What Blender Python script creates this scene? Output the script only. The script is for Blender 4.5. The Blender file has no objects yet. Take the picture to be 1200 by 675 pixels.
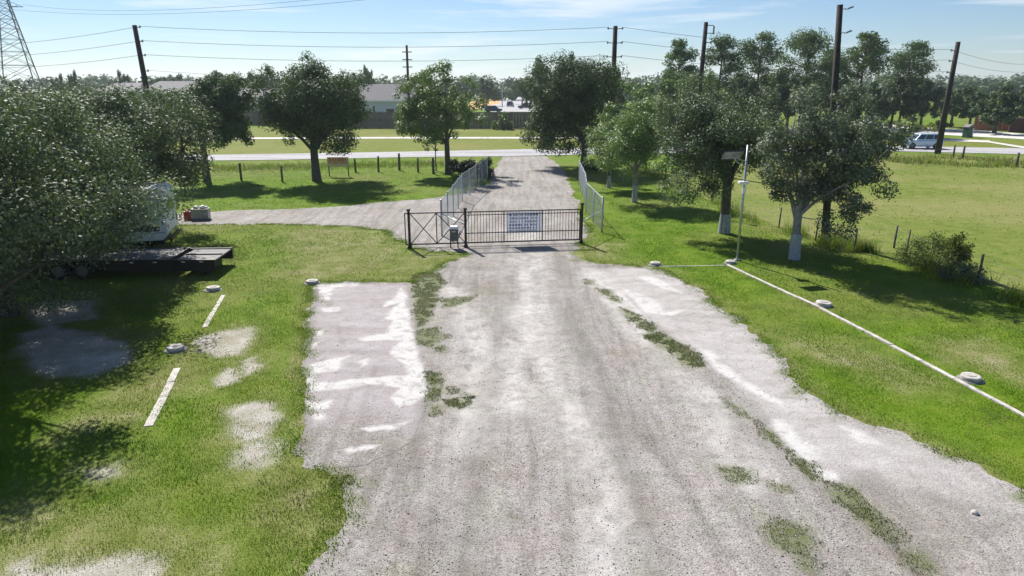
import bpy, bmesh, math, random
import numpy as np
from mathutils import Vector, Matrix
from mathutils.geometry import delaunay_2d_cdt

# ------------------------------------------------------------------ camera, sky, sun, exposure
SC = bpy.context.scene
COL = SC.collection
R = math.radians
CAM_H, PITCH, FPX, CX, CY = 7.4, R(16.67), 800.0, 600.0, 337.5
cam = bpy.data.cameras.new('camera'); cam.sensor_width = 36; cam.lens = 24
cam.clip_start = 0.1; cam.clip_end = 12000
co = bpy.data.objects.new('camera', cam); COL.objects.link(co)
co.location = (0, 0, CAM_H); co.rotation_euler = (math.pi/2 - PITCH, 0, 0)
SC.camera = co

SHX, SHY = 0.48, -0.95                       # shadow offset per metre of height
sun_dir = Vector((-SHX, -SHY, 1.0)).normalized()      # towards the sun
SUN_EL = math.asin(sun_dir.z)
SUN_AZ = math.atan2(sun_dir.x, sun_dir.y)             # clockwise from +Y
sl = bpy.data.lights.new('sun', 'SUN'); sl.energy = 5.0; sl.angle = R(0.53); sl.color = (1.0, 0.95, 0.87)
so = bpy.data.objects.new('sun', sl); COL.objects.link(so)
so.rotation_euler = (-sun_dir).to_track_quat('-Z', 'Y').to_euler(); so.location = (-40, 80, 90)

W = bpy.data.worlds.new('World'); SC.world = W; W.use_nodes = True
wt = W.node_tree; wt.nodes.clear()
def wn(t, **k):
    n = wt.nodes.new(t)
    for a, v in k.items(): setattr(n, a, v)
    return n
wout = wn('ShaderNodeOutputWorld'); wbg = wn('ShaderNodeBackground')
sky = wn('ShaderNodeTexSky', sky_type='NISHITA', sun_disc=False, sun_elevation=SUN_EL, sun_rotation=SUN_AZ,
         altitude=50, air_density=1.0, dust_density=0.1, ozone_density=1.8)
SKY_STRENGTH = 0.05
wbg.inputs['Strength'].default_value = SKY_STRENGTH
tc = wn('ShaderNodeTexCoord'); mp = wn('ShaderNodeMapping')
mp.inputs['Scale'].default_value = (2.0, 2.0, 26.0); mp.inputs['Location'].default_value = (0.05, 0.0, 0.9)
nz = wn('ShaderNodeTexNoise'); nz.inputs['Scale'].default_value = 2.1; nz.inputs['Detail'].default_value = 7
nz.inputs['Roughness'].default_value = 0.55; nz.inputs['Distortion'].default_value = 0.35
cr = wn('ShaderNodeValToRGB'); cr.color_ramp.elements[0].position = 0.54; cr.color_ramp.elements[1].position = 0.8
cm = wn('ShaderNodeMath', operation='MULTIPLY'); cm.inputs[1].default_value = 0.95
mx = wn('ShaderNodeMixRGB'); mx.inputs['Color2'].default_value = (11.6, 12.2, 12.6, 1)
L = wt.links.new
L(tc.outputs['Generated'], mp.inputs['Vector']); L(mp.outputs['Vector'], nz.inputs['Vector'])
sx = wn('ShaderNodeSeparateXYZ'); L(tc.outputs['Generated'], sx.inputs[0])
def wm(op, a, b=None):
    n = wn('ShaderNodeMath', operation=op)
    for i, v in enumerate((a, b)):
        if v is None: continue
        if isinstance(v, (int, float)): n.inputs[i].default_value = v
        else: L(v, n.inputs[i])
    return n.outputs[0]
gx = wm('POWER', wm('DIVIDE', wm('SUBTRACT', sx.outputs[0], .03), .17), 2); gz = wm('POWER', wm('DIVIDE', wm('SUBTRACT', sx.outputs[2], .108), .022), 2)
bank = wm('MULTIPLY', wm('POWER', 2.718, wm('MULTIPLY', wm('ADD', gx, gz), -1.0)), .25)
L(wm('ADD', nz.outputs['Fac'], bank), cr.inputs['Fac']); L(cr.outputs['Color'], cm.inputs[0]); L(cm.outputs[0], mx.inputs['Fac'])
tn = wn('ShaderNodeMixRGB', blend_type='MULTIPLY'); tn.inputs['Fac'].default_value = 1; tn.inputs['Color2'].default_value = (.84, 1.0, 1.24, 1)
L(sky.outputs['Color'], tn.inputs['Color1']); L(tn.outputs['Color'], mx.inputs['Color1']); L(mx.outputs['Color'], wbg.inputs['Color']); L(wbg.outputs[0], wout.inputs[0])

SC.view_settings.view_transform = 'Standard'; SC.view_settings.look = 'None'
SC.view_settings.exposure = 0.74; SC.view_settings.gamma = 1.0; SC.view_settings.use_curve_mapping = False
SC.cycles.max_bounces = 8; SC.cycles.transparent_max_bounces = 8; SC.cycles.volume_bounces = 0
SC.cycles.use_denoising = True

# ------------------------------------------------------------------ helpers
SP, CP = math.sin(PITCH), math.cos(PITCH)
def at(px, py, z=0.0):
    """ground point (or point at height z) seen at a place of the photograph"""
    u, v = (px-CX)/FPX, (CY-py)/FPX
    d = Vector((u, CP + v*SP, -SP + v*CP))
    t = (z-CAM_H)/d.z
    return Vector((d.x*t, d.y*t, z))
def dep(y, z): return (CAM_H-z)*SP + y*CP
def zat(py, y):
    a = PITCH - math.atan((CY-py)/FPX)
    return CAM_H - y*math.tan(a)
def xat(px, y, z=0.0): return (px-CX)/FPX*dep(y, z)
def gp(lst): return [tuple(at(*p)[:2]) for p in lst]

def _h(ix, iy, s):
    n = np.sin(ix*127.1 + iy*311.7 + s*74.7)*43758.5453
    return n - np.floor(n)
def vnoise(x, y, s=0.0):
    x = np.asarray(x, float); y = np.asarray(y, float)
    ix, iy = np.floor(x), np.floor(y); fx, fy = x-ix, y-iy
    fx = fx*fx*(3-2*fx); fy = fy*fy*(3-2*fy)
    a, b, c, d = _h(ix, iy, s), _h(ix+1, iy, s), _h(ix, iy+1, s), _h(ix+1, iy+1, s)
    return (a*(1-fx)+b*fx)*(1-fy) + (c*(1-fx)+d*fx)*fy
def fbm(x, y, s=0.0, o=4):
    t, a, n = 0, 1, 0
    for i in range(o):
        t = t + a*vnoise(np.asarray(x)*2**i, np.asarray(y)*2**i, s+i*3.1); n += a; a *= 0.5
    return t/n

def tag(o, label=None, cat=None, group=None, kind=None):
    if label: o['label'] = label
    if cat: o['category'] = cat
    if group: o['group'] = group
    if kind: o['kind'] = kind
    return o
def empty(name, loc, rz=0.0, label=None, cat=None, group=None):
    o = bpy.data.objects.new(name, None); COL.objects.link(o)
    o.empty_display_size = 0.3; o.location = loc; o.rotation_euler = (0, 0, rz)
    return tag(o, label, cat, group)
def obj(name, me, mat=None, parent=None, loc=None):
    o = bpy.data.objects.new(name, me); COL.objects.link(o)
    if mat is not None and not me.materials: me.materials.append(mat)
    if parent is not None: o.parent = parent
    if loc is not None: o.location = loc
    return o
def np_mesh(name, V, F, smooth=False, attr=None):
    """V (n,3), F (m,k) arrays -> mesh"""
    me = bpy.data.meshes.new(name); V = np.asarray(V, np.float32); F = np.asarray(F, np.int32)
    m, k = F.shape
    me.vertices.add(len(V)); me.vertices.foreach_set('co', V.ravel())
    me.loops.add(m*k); me.loops.foreach_set('vertex_index', F.ravel())
    me.polygons.add(m); me.polygons.foreach_set('loop_start', np.arange(0, m*k, k, dtype=np.int32))
    if smooth: me.polygons.foreach_set('use_smooth', np.ones(m, bool))
    if attr is not None:
        for an, av in attr.items():
            a = me.attributes.new(an, 'FLOAT', 'POINT'); a.data.foreach_set('value', np.asarray(av, np.float32))
    me.update(calc_edges=True)
    return me
class MB:
    def __init__(s): s.v = []; s.f = []
    def add(s, vs, fs):
        b = len(s.v); s.v += [tuple(v) for v in vs]; s.f += [tuple(b+i for i in f) for f in fs]; return s
    def box(s, x0, x1, y0, y1, z0, z1):
        return s.add([(x0,y0,z0),(x1,y0,z0),(x1,y1,z0),(x0,y1,z0),(x0,y0,z1),(x1,y0,z1),(x1,y1,z1),(x0,y1,z1)],
                     [(3,2,1,0),(4,5,6,7),(0,1,5,4),(1,2,6,5),(2,3,7,6),(3,0,4,7)])
    def bar(s, p, q, w, h=None, up=(0,0,1)):
        """square bar between two points"""
        p, q = Vector(p), Vector(q); h = h or w; d = (q-p).normalized()
        up = Vector(up)
        if abs(d.dot(up)) > 0.98: up = Vector((0,1,0))
        a = d.cross(up).normalized()*w/2; b = a.cross(d).normalized()*h/2
        vs = [p-a-b, p+a-b, p+a+b, p-a+b, q-a-b, q+a-b, q+a+b, q-a+b]
        return s.add(vs, [(3,2,1,0),(4,5,6,7),(0,1,5,4),(1,2,6,5),(2,3,7,6),(3,0,4,7)])
    def tube(s, pts, rad, n=8, cap=True):
        pts = [Vector(p) for p in pts]
        if not hasattr(rad, '__len__'): rad = [rad]*len(pts)
        rings = []; prev = None
        for i, p in enumerate(pts):
            d = (pts[min(i+1, len(pts)-1)] - pts[max(i-1, 0)]).normalized()
            if prev is None:
                prev = d.orthogonal().normalized()
                if abs(d.z) > 0.95: prev = Vector((1,0,0)) - d*d.x; prev.normalize()
            a = (prev - d*prev.dot(d)).normalized(); prev = a; b = d.cross(a)
            rings.append([p + (a*math.cos(2*math.pi*k/n) + b*math.sin(2*math.pi*k/n))*rad[i] for k in range(n)])
        base = len(s.v)
        for r in rings: s.v += [tuple(v) for v in r]
        for i in range(len(rings)-1):
            for k in range(n):
                k2 = (k+1) % n
                s.f.append((base+i*n+k, base+i*n+k2, base+(i+1)*n+k2, base+(i+1)*n+k))
        if cap:
            s.f.append(tuple(base+k for k in reversed(range(n)))); e = base+(len(rings)-1)*n
            s.f.append(tuple(e+k for k in range(n)))
        return s
    def prism(s, prof, y0, y1):
        """profile in xz extruded along y"""
        n = len(prof)
        return s.add([(x,y0,z) for x,z in prof]+[(x,y1,z) for x,z in prof],
                     [tuple(range(n)), tuple(reversed(range(n,2*n)))]+[(i,i+n,(i+1)%n+n,(i+1)%n) for i in range(n)])
    def mesh(s, name, smooth=False):
        me = bpy.data.meshes.new(name); me.from_pydata(s.v, [], s.f)
        bm = bmesh.new(); bm.from_mesh(me); bmesh.ops.recalc_face_normals(bm, faces=bm.faces); bm.to_mesh(me); bm.free()
        if smooth:
            for p in me.polygons: p.use_smooth = True
        me.update(); return me
    def build(s, name, mat, parent=None, smooth=False, loc=None): return obj(name, s.mesh(name, smooth), mat, parent, loc)

def bevel(o, w=0.01, seg=2):
    m = o.modifiers.new('bevel', 'BEVEL'); m.width = w; m.segments = seg; m.limit_method = 'ANGLE'; return o

# ------------------------------------------------------------------ materials
MATS = {}
def newmat(name):
    m = bpy.data.materials.new(name); m.use_nodes = True; MATS[name] = m
    nt = m.node_tree; nt.nodes.clear()
    def N(t, **k):
        n = nt.nodes.new(t)
        for a, v in k.items():
            if a in n.inputs.keys() if hasattr(n.inputs, 'keys') else False: n.inputs[a].default_value = v
            else: setattr(n, a, v)
        return n
    out = N('ShaderNodeOutputMaterial'); b = N('ShaderNodeBsdfPrincipled')
    nt.links.new(b.outputs[0], out.inputs['Surface'])
    return m, nt, N, nt.links.new, b, out
def ramp(N, stops):
    r = N('ShaderNodeValToRGB'); e = r.color_ramp.elements
    while len(e) < len(stops): e.new(0.5)
    for i, (p, c) in enumerate(stops):
        e[i].position = p; e[i].color = (*c, 1) if len(c) == 3 else c
    return r
def noise(N, Lk, vec, scale, detail=4, rough=0.55, dist=0.0):
    n = N('ShaderNodeTexNoise'); n.inputs['Scale'].default_value = scale; n.inputs['Detail'].default_value = detail
    n.inputs['Roughness'].default_value = rough; n.inputs['Distortion'].default_value = dist
    Lk(vec, n.inputs['Vector']); return n
def stretch(N, Lk, vec, sc, rot=0.0):
    m = N('ShaderNodeMapping'); m.inputs['Scale'].default_value = sc; m.inputs['Rotation'].default_value = (0, 0, rot)
    Lk(vec, m.inputs['Vector']); return m.outputs['Vector']
def mix(N, Lk, fac, a, b, mode='MIX'):
    m = N('ShaderNodeMixRGB', blend_type=mode)
    for s, v in (('Fac', fac), ('Color1', a), ('Color2', b)):
        if hasattr(v, 'is_linked') or hasattr(v, 'links'): Lk(v, m.inputs[s])
        else: m.inputs[s].default_value = v if s == 'Fac' else ((*v, 1) if len(v) == 3 else v)
    return m.outputs[0]
def bumpto(N, Lk, b, h, strength=0.4, distance=0.03):
    bp = N('ShaderNodeBump'); bp.inputs['Strength'].default_value = strength; bp.inputs['Distance'].default_value = distance
    Lk(h, bp.inputs['Height']); Lk(bp.outputs[0], b.inputs['Normal'])

def plain(name, col, rough=0.6, metal=0.0, var=0.25, scale=6.0, spec=0.4, bump=0.0):
    m, nt, N, Lk, b, out = newmat(name)
    t = N('ShaderNodeTexCoord'); n = noise(N, Lk, t.outputs['Object'], scale, 5)
    r = ramp(N, [(0.3, tuple(c*(1-var) for c in col)), (0.7, tuple(min(1, c*(1+var)) for c in col))])
    Lk(n.outputs['Fac'], r.inputs['Fac']); Lk(r.outputs[0], b.inputs['Base Color'])
    b.inputs['Roughness'].default_value = rough; b.inputs['Metallic'].default_value = metal
    b.inputs['Specular IOR Level'].default_value = spec
    if bump: bumpto(N, Lk, b, n.outputs['Fac'], bump, 0.02)
    return m
def glass(name, col=(0.03, 0.04, 0.05)):
    m, nt, N, Lk, b, out = newmat(name)
    b.inputs['Base Color'].default_value = (*col, 1); b.inputs['Roughness'].default_value = 0.06; b.inputs['Specular IOR Level'].default_value = 0.7
    return m

def leafmat(name, dark, light, trans=0.25, rough=0.5, spec=0.4, tip=None):
    m, nt, N, Lk, b, out = newmat(name)
    g = N('ShaderNodeNewGeometry'); t = N('ShaderNodeTexCoord'); oi = N('ShaderNodeObjectInfo')
    n = noise(N, Lk, t.outputs['Object'], 0.9, 3)
    mm = N('ShaderNodeMath', operation='MULTIPLY_ADD'); Lk(g.outputs['Random Per Island'], mm.inputs[0]); mm.inputs[1].default_value = 0.6
    m2 = N('ShaderNodeMath', operation='MULTIPLY_ADD'); Lk(n.outputs['Fac'], m2.inputs[0]); m2.inputs[1].default_value = 0.8; m2.inputs[2].default_value = -0.2
    Lk(m2.outputs[0], mm.inputs[2])
    st = [(0.1, dark), (0.75, light)] + ([(0.98, tip)] if tip else [])
    r = ramp(N, st); Lk(mm.outputs[0], r.inputs['Fac'])
    hs = N('ShaderNodeHueSaturation'); vr = N('ShaderNodeMapRange'); vr.inputs['To Min'].default_value = 0.85; vr.inputs['To Max'].default_value = 1.15
    Lk(oi.outputs['Random'], vr.inputs['Value']); Lk(vr.outputs[0], hs.inputs['Value']); Lk(r.outputs[0], hs.inputs['Color'])
    Lk(hs.outputs[0], b.inputs['Base Color'])
    b.inputs['Roughness'].default_value = rough; b.inputs['Specular IOR Level'].default_value = spec
    tr = N('ShaderNodeBsdfTranslucent'); Lk(mix(N, Lk, 0.6, hs.outputs[0], (0.16, 0.24, 0.03)), tr.inputs['Color'])
    ms = N('ShaderNodeMixShader'); ms.inputs[0].default_value = trans
    Lk(b.outputs[0], ms.inputs[1]); Lk(tr.outputs[0], ms.inputs[2]); Lk(ms.outputs[0], out.inputs['Surface'])
    return m
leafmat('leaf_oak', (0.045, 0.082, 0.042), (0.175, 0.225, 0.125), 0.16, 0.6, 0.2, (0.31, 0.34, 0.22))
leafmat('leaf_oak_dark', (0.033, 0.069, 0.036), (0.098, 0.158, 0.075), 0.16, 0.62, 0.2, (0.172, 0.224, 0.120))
leafmat('leaf_light', (0.087, 0.146, 0.044), (0.204, 0.299, 0.102), 0.24, 0.5, 0.28, (0.306, 0.379, 0.160))
leafmat('leaf_grey', (0.064, 0.095, 0.064), (0.178, 0.220, 0.152), 0.16, 0.58, 0.25, (0.355, 0.381, 0.304))
leafmat('leaf_pine', (0.046, 0.098, 0.039), (0.117, 0.195, 0.072), 0.22, 0.6, 0.2)
leafmat('leaf_far', (0.046, 0.085, 0.046), (0.117, 0.176, 0.078), 0.15, 0.65, 0.15)
leafmat('leaf_yellow', (0.12, 0.15, 0.03), (0.24, 0.26, 0.05), 0.3, 0.5, 0.2)
leafmat('leaf_hedge', (0.022, 0.036, 0.018), (0.055, 0.08, 0.035), 0.1, 0.5, 0.2)
leafmat('leaf_weed', (0.09, 0.13, 0.04), (0.20, 0.24, 0.09), 0.3, 0.55, 0.2)

def barkmat(name, c0, c1):
    m, nt, N, Lk, b, out = newmat(name)
    t = N('ShaderNodeTexCoord'); v = stretch(N, Lk, t.outputs['Object'], (7, 7, 1.6)); n = noise(N, Lk, v, 3, 6, 0.65)
    r = ramp(N, [(0.35, c0), (0.68, c1)]); Lk(n.outputs['Fac'], r.inputs['Fac']); Lk(r.outputs[0], b.inputs['Base Color'])
    b.inputs['Roughness'].default_value = 0.9; bumpto(N, Lk, b, n.outputs['Fac'], 0.8, 0.04); return m
barkmat('bark', (0.05, 0.042, 0.036), (0.15, 0.135, 0.12))
barkmat('bark_pale', (0.16, 0.15, 0.14), (0.36, 0.34, 0.33))
barkmat('bark_pine', (0.05, 0.035, 0.028), (0.14, 0.095, 0.07))
barkmat('pole_wood', (0.022, 0.017, 0.016), (0.055, 0.042, 0.038))
barkmat('post_wood', (0.07, 0.06, 0.05), (0.17, 0.15, 0.13))
plain('whitewash', (0.34, 0.37, 0.40), 0.8, var=0.22, scale=9)
plain('black_steel', (0.018, 0.015, 0.014), 0.5, 0.0, 0.4, 20)
plain('rail_steel', (0.035, 0.027, 0.025), 0.55, 0.0, 0.4, 20)
plain('galvanised', (0.42, 0.45, 0.48), 0.42, 0.65, 0.15, 14)
plain('chain_wire', (0.30, 0.35, 0.38), 0.5, 0.3, 0.1, 14)
plain('wire', (0.10, 0.11, 0.12), 0.6)
plain('insulator', (0.25, 0.26, 0.28), 0.4)
plain('lamp_metal', (0.30, 0.32, 0.34), 0.4, 0.5)
plain('tower_steel', (0.16, 0.19, 0.22), 0.55, 0.4)
plain('box_grey', (0.10, 0.11, 0.12), 0.5)
plain('white_paint', (0.78, 0.78, 0.77), 0.4, var=0.06)
plain('rv_white', (0.70, 0.72, 0.74), 0.35, var=0.05, scale=2)
plain('rv_stripe', (0.05, 0.07, 0.12), 0.4)
plain('rubber', (0.02, 0.02, 0.021), 0.85)
plain('rim', (0.13, 0.135, 0.14), 0.5, 0.5)
plain('red_lens', (0.45, 0.02, 0.02), 0.25)
plain('amber', (0.7, 0.5, 0.3), 0.3)
plain('deck_board', (0.14, 0.14, 0.145), 0.75, var=0.4, scale=3, bump=0.3)
plain('concrete', (0.40, 0.38, 0.35), 0.85, var=0.22, scale=5, bump=0.3)
plain('concrete_white', (0.45, 0.425, 0.39), 0.85, var=0.35, scale=4.5, bump=0.3)
plain('concrete_dark', (0.22, 0.20, 0.19), 0.9, var=0.3, scale=6)
plain('car_silver', (0.52, 0.62, 0.72), 0.25, 0.25, 0.03)
plain('car_white', (0.7, 0.71, 0.73), 0.25, 0.0, 0.03)
plain('car_blue', (0.035, 0.05, 0.12), 0.25, 0.0, 0.05)
plain('car_dark', (0.03, 0.035, 0.045), 0.25, 0.0, 0.05)
plain('headlight', (0.8, 0.82, 0.85), 0.1)
plain('fence_board', (0.17, 0.145, 0.125), 0.85, var=0.35, scale=1.2)
plain('fence_red', (0.42, 0.17, 0.10), 0.8, var=0.2, scale=1.5)
plain('brick_dark', (0.13, 0.06, 0.055), 0.85, var=0.35, scale=4)
plain('house_wall', (0.62, 0.66, 0.70), 0.7, var=0.06)
plain('house_brick', (0.30, 0.24, 0.21), 0.85, var=0.2)
plain('roof_grey', (0.20, 0.195, 0.20), 0.9, var=0.15, scale=3)
plain('cabinet_green', (0.04, 0.10, 0.07), 0.5)
plain('sign_white', (0.72, 0.73, 0.77), 0.6, var=0.05)
plain('sign_ink', (0.20, 0.22, 0.33), 0.6)
plain('sign_cream', (0.72, 0.56, 0.44), 0.6, var=0.08)
plain('sign_orange', (0.62, 0.20, 0.11), 0.6)
plain('orange_earth', (0.50, 0.30, 0.10), 0.95, var=0.3, scale=0.4)
plain('solar_cell', (0.03, 0.045, 0.09), 0.2)
plain('yellow_plastic', (0.40, 0.45, 0.05), 0.5)
glass('window_glass')
m, nt, N, Lk, b, out = newmat('banner_cloth')
b.inputs['Base Color'].default_value = (.74, .76, .82, 1); b.inputs['Roughness'].default_value = .7; tr = N('ShaderNodeBsdfTranslucent'); tr.inputs['Color'].default_value = (.74, .76, .84, 1)
ms = N('ShaderNodeMixShader'); ms.inputs[0].default_value = .4; Lk(b.outputs[0], ms.inputs[1]); Lk(tr.outputs[0], ms.inputs[2]); Lk(ms.outputs[0], out.inputs['Surface'])

def ground_mat(name, pal, dry, scale=1.0, fine=26.0, lo=.45, amt=.6):
    m, nt, N, Lk, b, out = newmat(name)
    t = N('ShaderNodeTexCoord'); P = t.outputs['Object']
    a = noise(N, Lk, P, 0.10*scale, 4, 0.6); c = noise(N, Lk, P, 1.1*scale, 5, 0.65); f = noise(N, Lk, P, fine, 3, 0.7)
    r1 = ramp(N, [(0.3, pal[0]), (0.5, pal[1]), (0.72, pal[2])]); Lk(c.outputs['Fac'], r1.inputs['Fac'])
    r2 = ramp(N, [(lo, (0,0,0)), (lo+.2, (1,1,1))]); Lk(a.outputs['Fac'], r2.inputs['Fac'])
    col = mix(N, Lk, r2.outputs[0], r1.outputs[0], dry)
    mm = N('ShaderNodeMath', operation='MULTIPLY'); Lk(r2.outputs[0], mm.inputs[0]); mm.inputs[1].default_value = amt
    col = mix(N, Lk, mm.outputs[0], r1.outputs[0], dry)
    if name == 'turf':
        for zn, pal in (('worn', ((.13,.17,.03), (.20,.215,.07), (.31,.29,.16))), ('bare', ((.28,.265,.18), (.42,.395,.34), (.54,.515,.47)))):
            za_ = N('ShaderNodeAttribute', attribute_name=zn); md_ = noise(N, Lk, P, 3.4, 5, .7); ma = N('ShaderNodeMath', operation='MULTIPLY_ADD'); Lk(md_.outputs['Fac'], ma.inputs[0]); ma.inputs[1].default_value = 1.4; ma.inputs[2].default_value = -.7
            m2_ = N('ShaderNodeMath', operation='MULTIPLY_ADD'); Lk(za_.outputs['Fac'], m2_.inputs[0]); m2_.inputs[1].default_value = 1.5
            m3_ = N('ShaderNodeMath', operation='MULTIPLY'); Lk(ma.outputs[0], m3_.inputs[0]); Lk(za_.outputs['Fac'], m3_.inputs[1]); Lk(m3_.outputs[0], m2_.inputs[2]); m2_.use_clamp = True
            rz_ = ramp(N, [(.3, pal[0]), (.5, pal[1]), (.7, pal[2])]); Lk(c.outputs['Fac'], rz_.inputs['Fac']); col = mix(N, Lk, m2_.outputs[0], col, rz_.outputs[0])
    rf = ramp(N, [(0.3, (0.55,0.55,0.55)), (0.7, (1.35,1.35,1.35))]); Lk(f.outputs['Fac'], rf.inputs['Fac'])
    col = mix(N, Lk, 1.0, col, rf.outputs[0], 'MULTIPLY')
    Lk(col, b.inputs['Base Color']); b.inputs['Roughness'].default_value = 0.95; b.inputs['Specular IOR Level'].default_value = 0.1
    ad = N('ShaderNodeMath', operation='ADD'); Lk(c.outputs['Fac'], ad.inputs[0]); Lk(f.outputs['Fac'], ad.inputs[1])
    bumpto(N, Lk, b, ad.outputs[0], 0.7, 0.06)
    return m
ground_mat('turf', ((0.065,0.125,0.006), (0.115,0.20,0.01), (0.18,0.235,0.03)), (0.21, 0.20, 0.075))
ground_mat('pasture', ((0.095,0.14,0.02), (0.15,0.195,0.035), (0.215,0.225,0.065)), (0.26, 0.245, 0.10), 1.1, 14, .42, .6)
ground_mat('verge_turf', ((0.11,0.145,0.02), (0.15,0.185,0.03), (0.185,0.20,0.045)), (0.22, 0.21, 0.07), 0.8, 10)
ground_mat('bare_soil', ((0.26,0.25,0.17), (0.42,0.395,0.34), (0.54,0.515,0.47)), (0.24, 0.22, 0.14), 3.0, 40)
ground_mat('worn_turf', ((0.12,0.16,0.03), (0.19,0.215,0.07), (0.30,0.285,0.16)), (0.15, 0.19, 0.035), 2.0, 30)

def gravel_mat(name, base, warm, pale, dark, speck=1.0, streak=(2.4, 0.22, 1), zones=False):
    m, nt, N, Lk, b, out = newmat(name)
    t = N('ShaderNodeTexCoord'); P = t.outputs['Object']
    a = noise(N, Lk, P, 0.35, 5, 0.6); s = noise(N, Lk, stretch(N, Lk, P, streak, 0.06), 1.0, 6, 0.65, 0.4)
    bl = noise(N, Lk, P, 2.6, 6, 0.7, 0.6); f = noise(N, Lk, P, 34, 3, 0.75); f2 = noise(N, Lk, P, 13, 4, 0.7)
    r = ramp(N, [(0.32, warm), (0.5, base), (0.68, pale)]); Lk(a.outputs['Fac'], r.inputs['Fac'])
    rs = ramp(N, [(0.34, (0.72,0.715,0.70)), (0.52, (1,1,1)), (0.70, (1.14,1.14,1.15))]); Lk(s.outputs['Fac'], rs.inputs['Fac'])
    col = mix(N, Lk, 1.0, r.outputs[0], rs.outputs[0], 'MULTIPLY')
    rb = ramp(N, [(0.33, (0.78,0.76,0.72)), (0.5, (1,1,1)), (0.7, (1.18,1.17,1.16))]); Lk(bl.outputs['Fac'], rb.inputs['Fac'])
    col = mix(N, Lk, 0.8, col, rb.outputs[0], 'MULTIPLY')
    rk = ramp(N, [(0.36, dark), (0.48, (1,1,1)), (0.55, (1,1,1)), (0.68, (1.45,1.44,1.43))]); Lk(f.outputs['Fac'], rk.inputs['Fac'])
    col = mix(N, Lk, speck, col, rk.outputs[0], 'MULTIPLY')
    rk2 = ramp(N, [(0.33, (0.55,0.54,0.53)), (0.45, (1,1,1)), (0.58, (1,1,1)), (.7, (1.2,1.2,1.2))]); Lk(f2.outputs['Fac'], rk2.inputs['Fac'])
    col = mix(N, Lk, speck*0.8, col, rk2.outputs[0], 'MULTIPLY')
    if zones:
        hn = noise(N, Lk, P, 0.8, 5, .7); rh = ramp(N, [(.36, (.97,1.0,.93)), (.5, (1,1,1)), (.64, (1.025,.99,.98))]); Lk(hn.outputs['Fac'], rh.inputs['Fac'])
        col = mix(N, Lk, 1.0, col, rh.outputs[0], 'MULTIPLY')
        md_ = noise(N, Lk, P, 6.5, 5, .75, .8); rm = ramp(N, [(.34, (.76,.75,.73)), (.47, (1,1,1)), (.60, (1.02,1.02,1.02)), (.72, (1.26,1.25,1.24))]); Lk(md_.outputs['Fac'], rm.inputs['Fac'])
        col = mix(N, Lk, .85, col, rm.outputs[0], 'MULTIPLY')
        pn_ = noise(N, Lk, stretch(N, Lk, P, (.5, 1.4, 1)), 1.0, 6, .65, .4)
        for zn, pal in (('pad', ((.31,.28,.275), (.36,.33,.335), (.41,.385,.39))), ('cali', ((.33,.31,.29), (.41,.39,.38), (.48,.455,.445)))):
            rz_ = ramp(N, [(.3, pal[0]), (.5, pal[1]), (.7, pal[2])]); Lk(pn_.outputs['Fac'], rz_.inputs['Fac']); za_ = N('ShaderNodeAttribute', attribute_name=zn)
            zc = mix(N, Lk, .35, rz_.outputs[0], rk.outputs[0], 'MULTIPLY'); zc = mix(N, Lk, .6, zc, rb.outputs[0], 'MULTIPLY')
            col = mix(N, Lk, za_.outputs['Fac'], col, zc)
    at_ = N('ShaderNodeAttribute', attribute_name='track')
    mu = N('ShaderNodeMath', operation='MULTIPLY'); Lk(at_.outputs['Fac'], mu.inputs[0]); Lk(rsfac(N, Lk, f2.outputs['Fac']), mu.inputs[1])
    col = mix(N, Lk, mu.outputs[0], col, (0.155, 0.145, 0.13))
    at2 = N('ShaderNodeAttribute', attribute_name='pale'); mu2 = N('ShaderNodeMath', operation='MULTIPLY')
    Lk(at2.outputs['Fac'], mu2.inputs[0]); Lk(rsfac(N, Lk, bl.outputs['Fac']), mu2.inputs[1])
    col = mix(N, Lk, mu2.outputs[0], col, (0.62, 0.60, 0.58))
    at4 = N('ShaderNodeAttribute', attribute_name='moss'); mu4 = N('ShaderNodeMath', operation='MULTIPLY'); Lk(at4.outputs['Fac'], mu4.inputs[0]); Lk(rsfac(N, Lk, f2.outputs['Fac']), mu4.inputs[1])
    col = mix(N, Lk, mu4.outputs[0], col, (0.11, 0.135, 0.04))
    at3 = N('ShaderNodeAttribute', attribute_name='lime'); mu3 = N('ShaderNodeMath', operation='MULTIPLY'); r3 = ramp(N, [(.36, (.3,.3,.3)), (.52, (1,1,1))])
    Lk(bl.outputs['Fac'], r3.inputs['Fac']); Lk(at3.outputs['Fac'], mu3.inputs[0]); Lk(r3.outputs[0], mu3.inputs[1])
    col = mix(N, Lk, mu3.outputs[0], col, (0.55, 0.535, 0.525))
    Lk(col, b.inputs['Base Color']); b.inputs['Roughness'].default_value = 0.92; b.inputs['Specular IOR Level'].default_value = 0.15
    ad = N('ShaderNodeMath', operation='MULTIPLY_ADD'); Lk(bl.outputs['Fac'], ad.inputs[0]); ad.inputs[1].default_value = 1.6; Lk(f.outputs['Fac'], ad.inputs[2])
    ad2 = N('ShaderNodeMath', operation='ADD'); Lk(ad.outputs[0], ad2.inputs[0]); Lk(f2.outputs['Fac'], ad2.inputs[1])
    bumpto(N, Lk, b, ad2.outputs[0], 0.55, 0.035)
    return m
def rsfac(N, Lk, s):
    r = ramp(N, [(0.3, (0.25,)*3), (0.62, (1,1,1))]); Lk(s, r.inputs['Fac']); return r.outputs[0]
gravel_mat('gravel', (0.325,0.305,0.295), (0.295,0.27,0.24), (0.375,0.355,0.345), (0.34,0.32,0.31), zones=True)
gravel_mat('road_asphalt', (0.41,0.405,0.42), (0.38,0.375,0.385), (0.44,0.435,0.45), (0.85,0.85,0.85), 0.4, (0.05, 1.2, 1))
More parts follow.
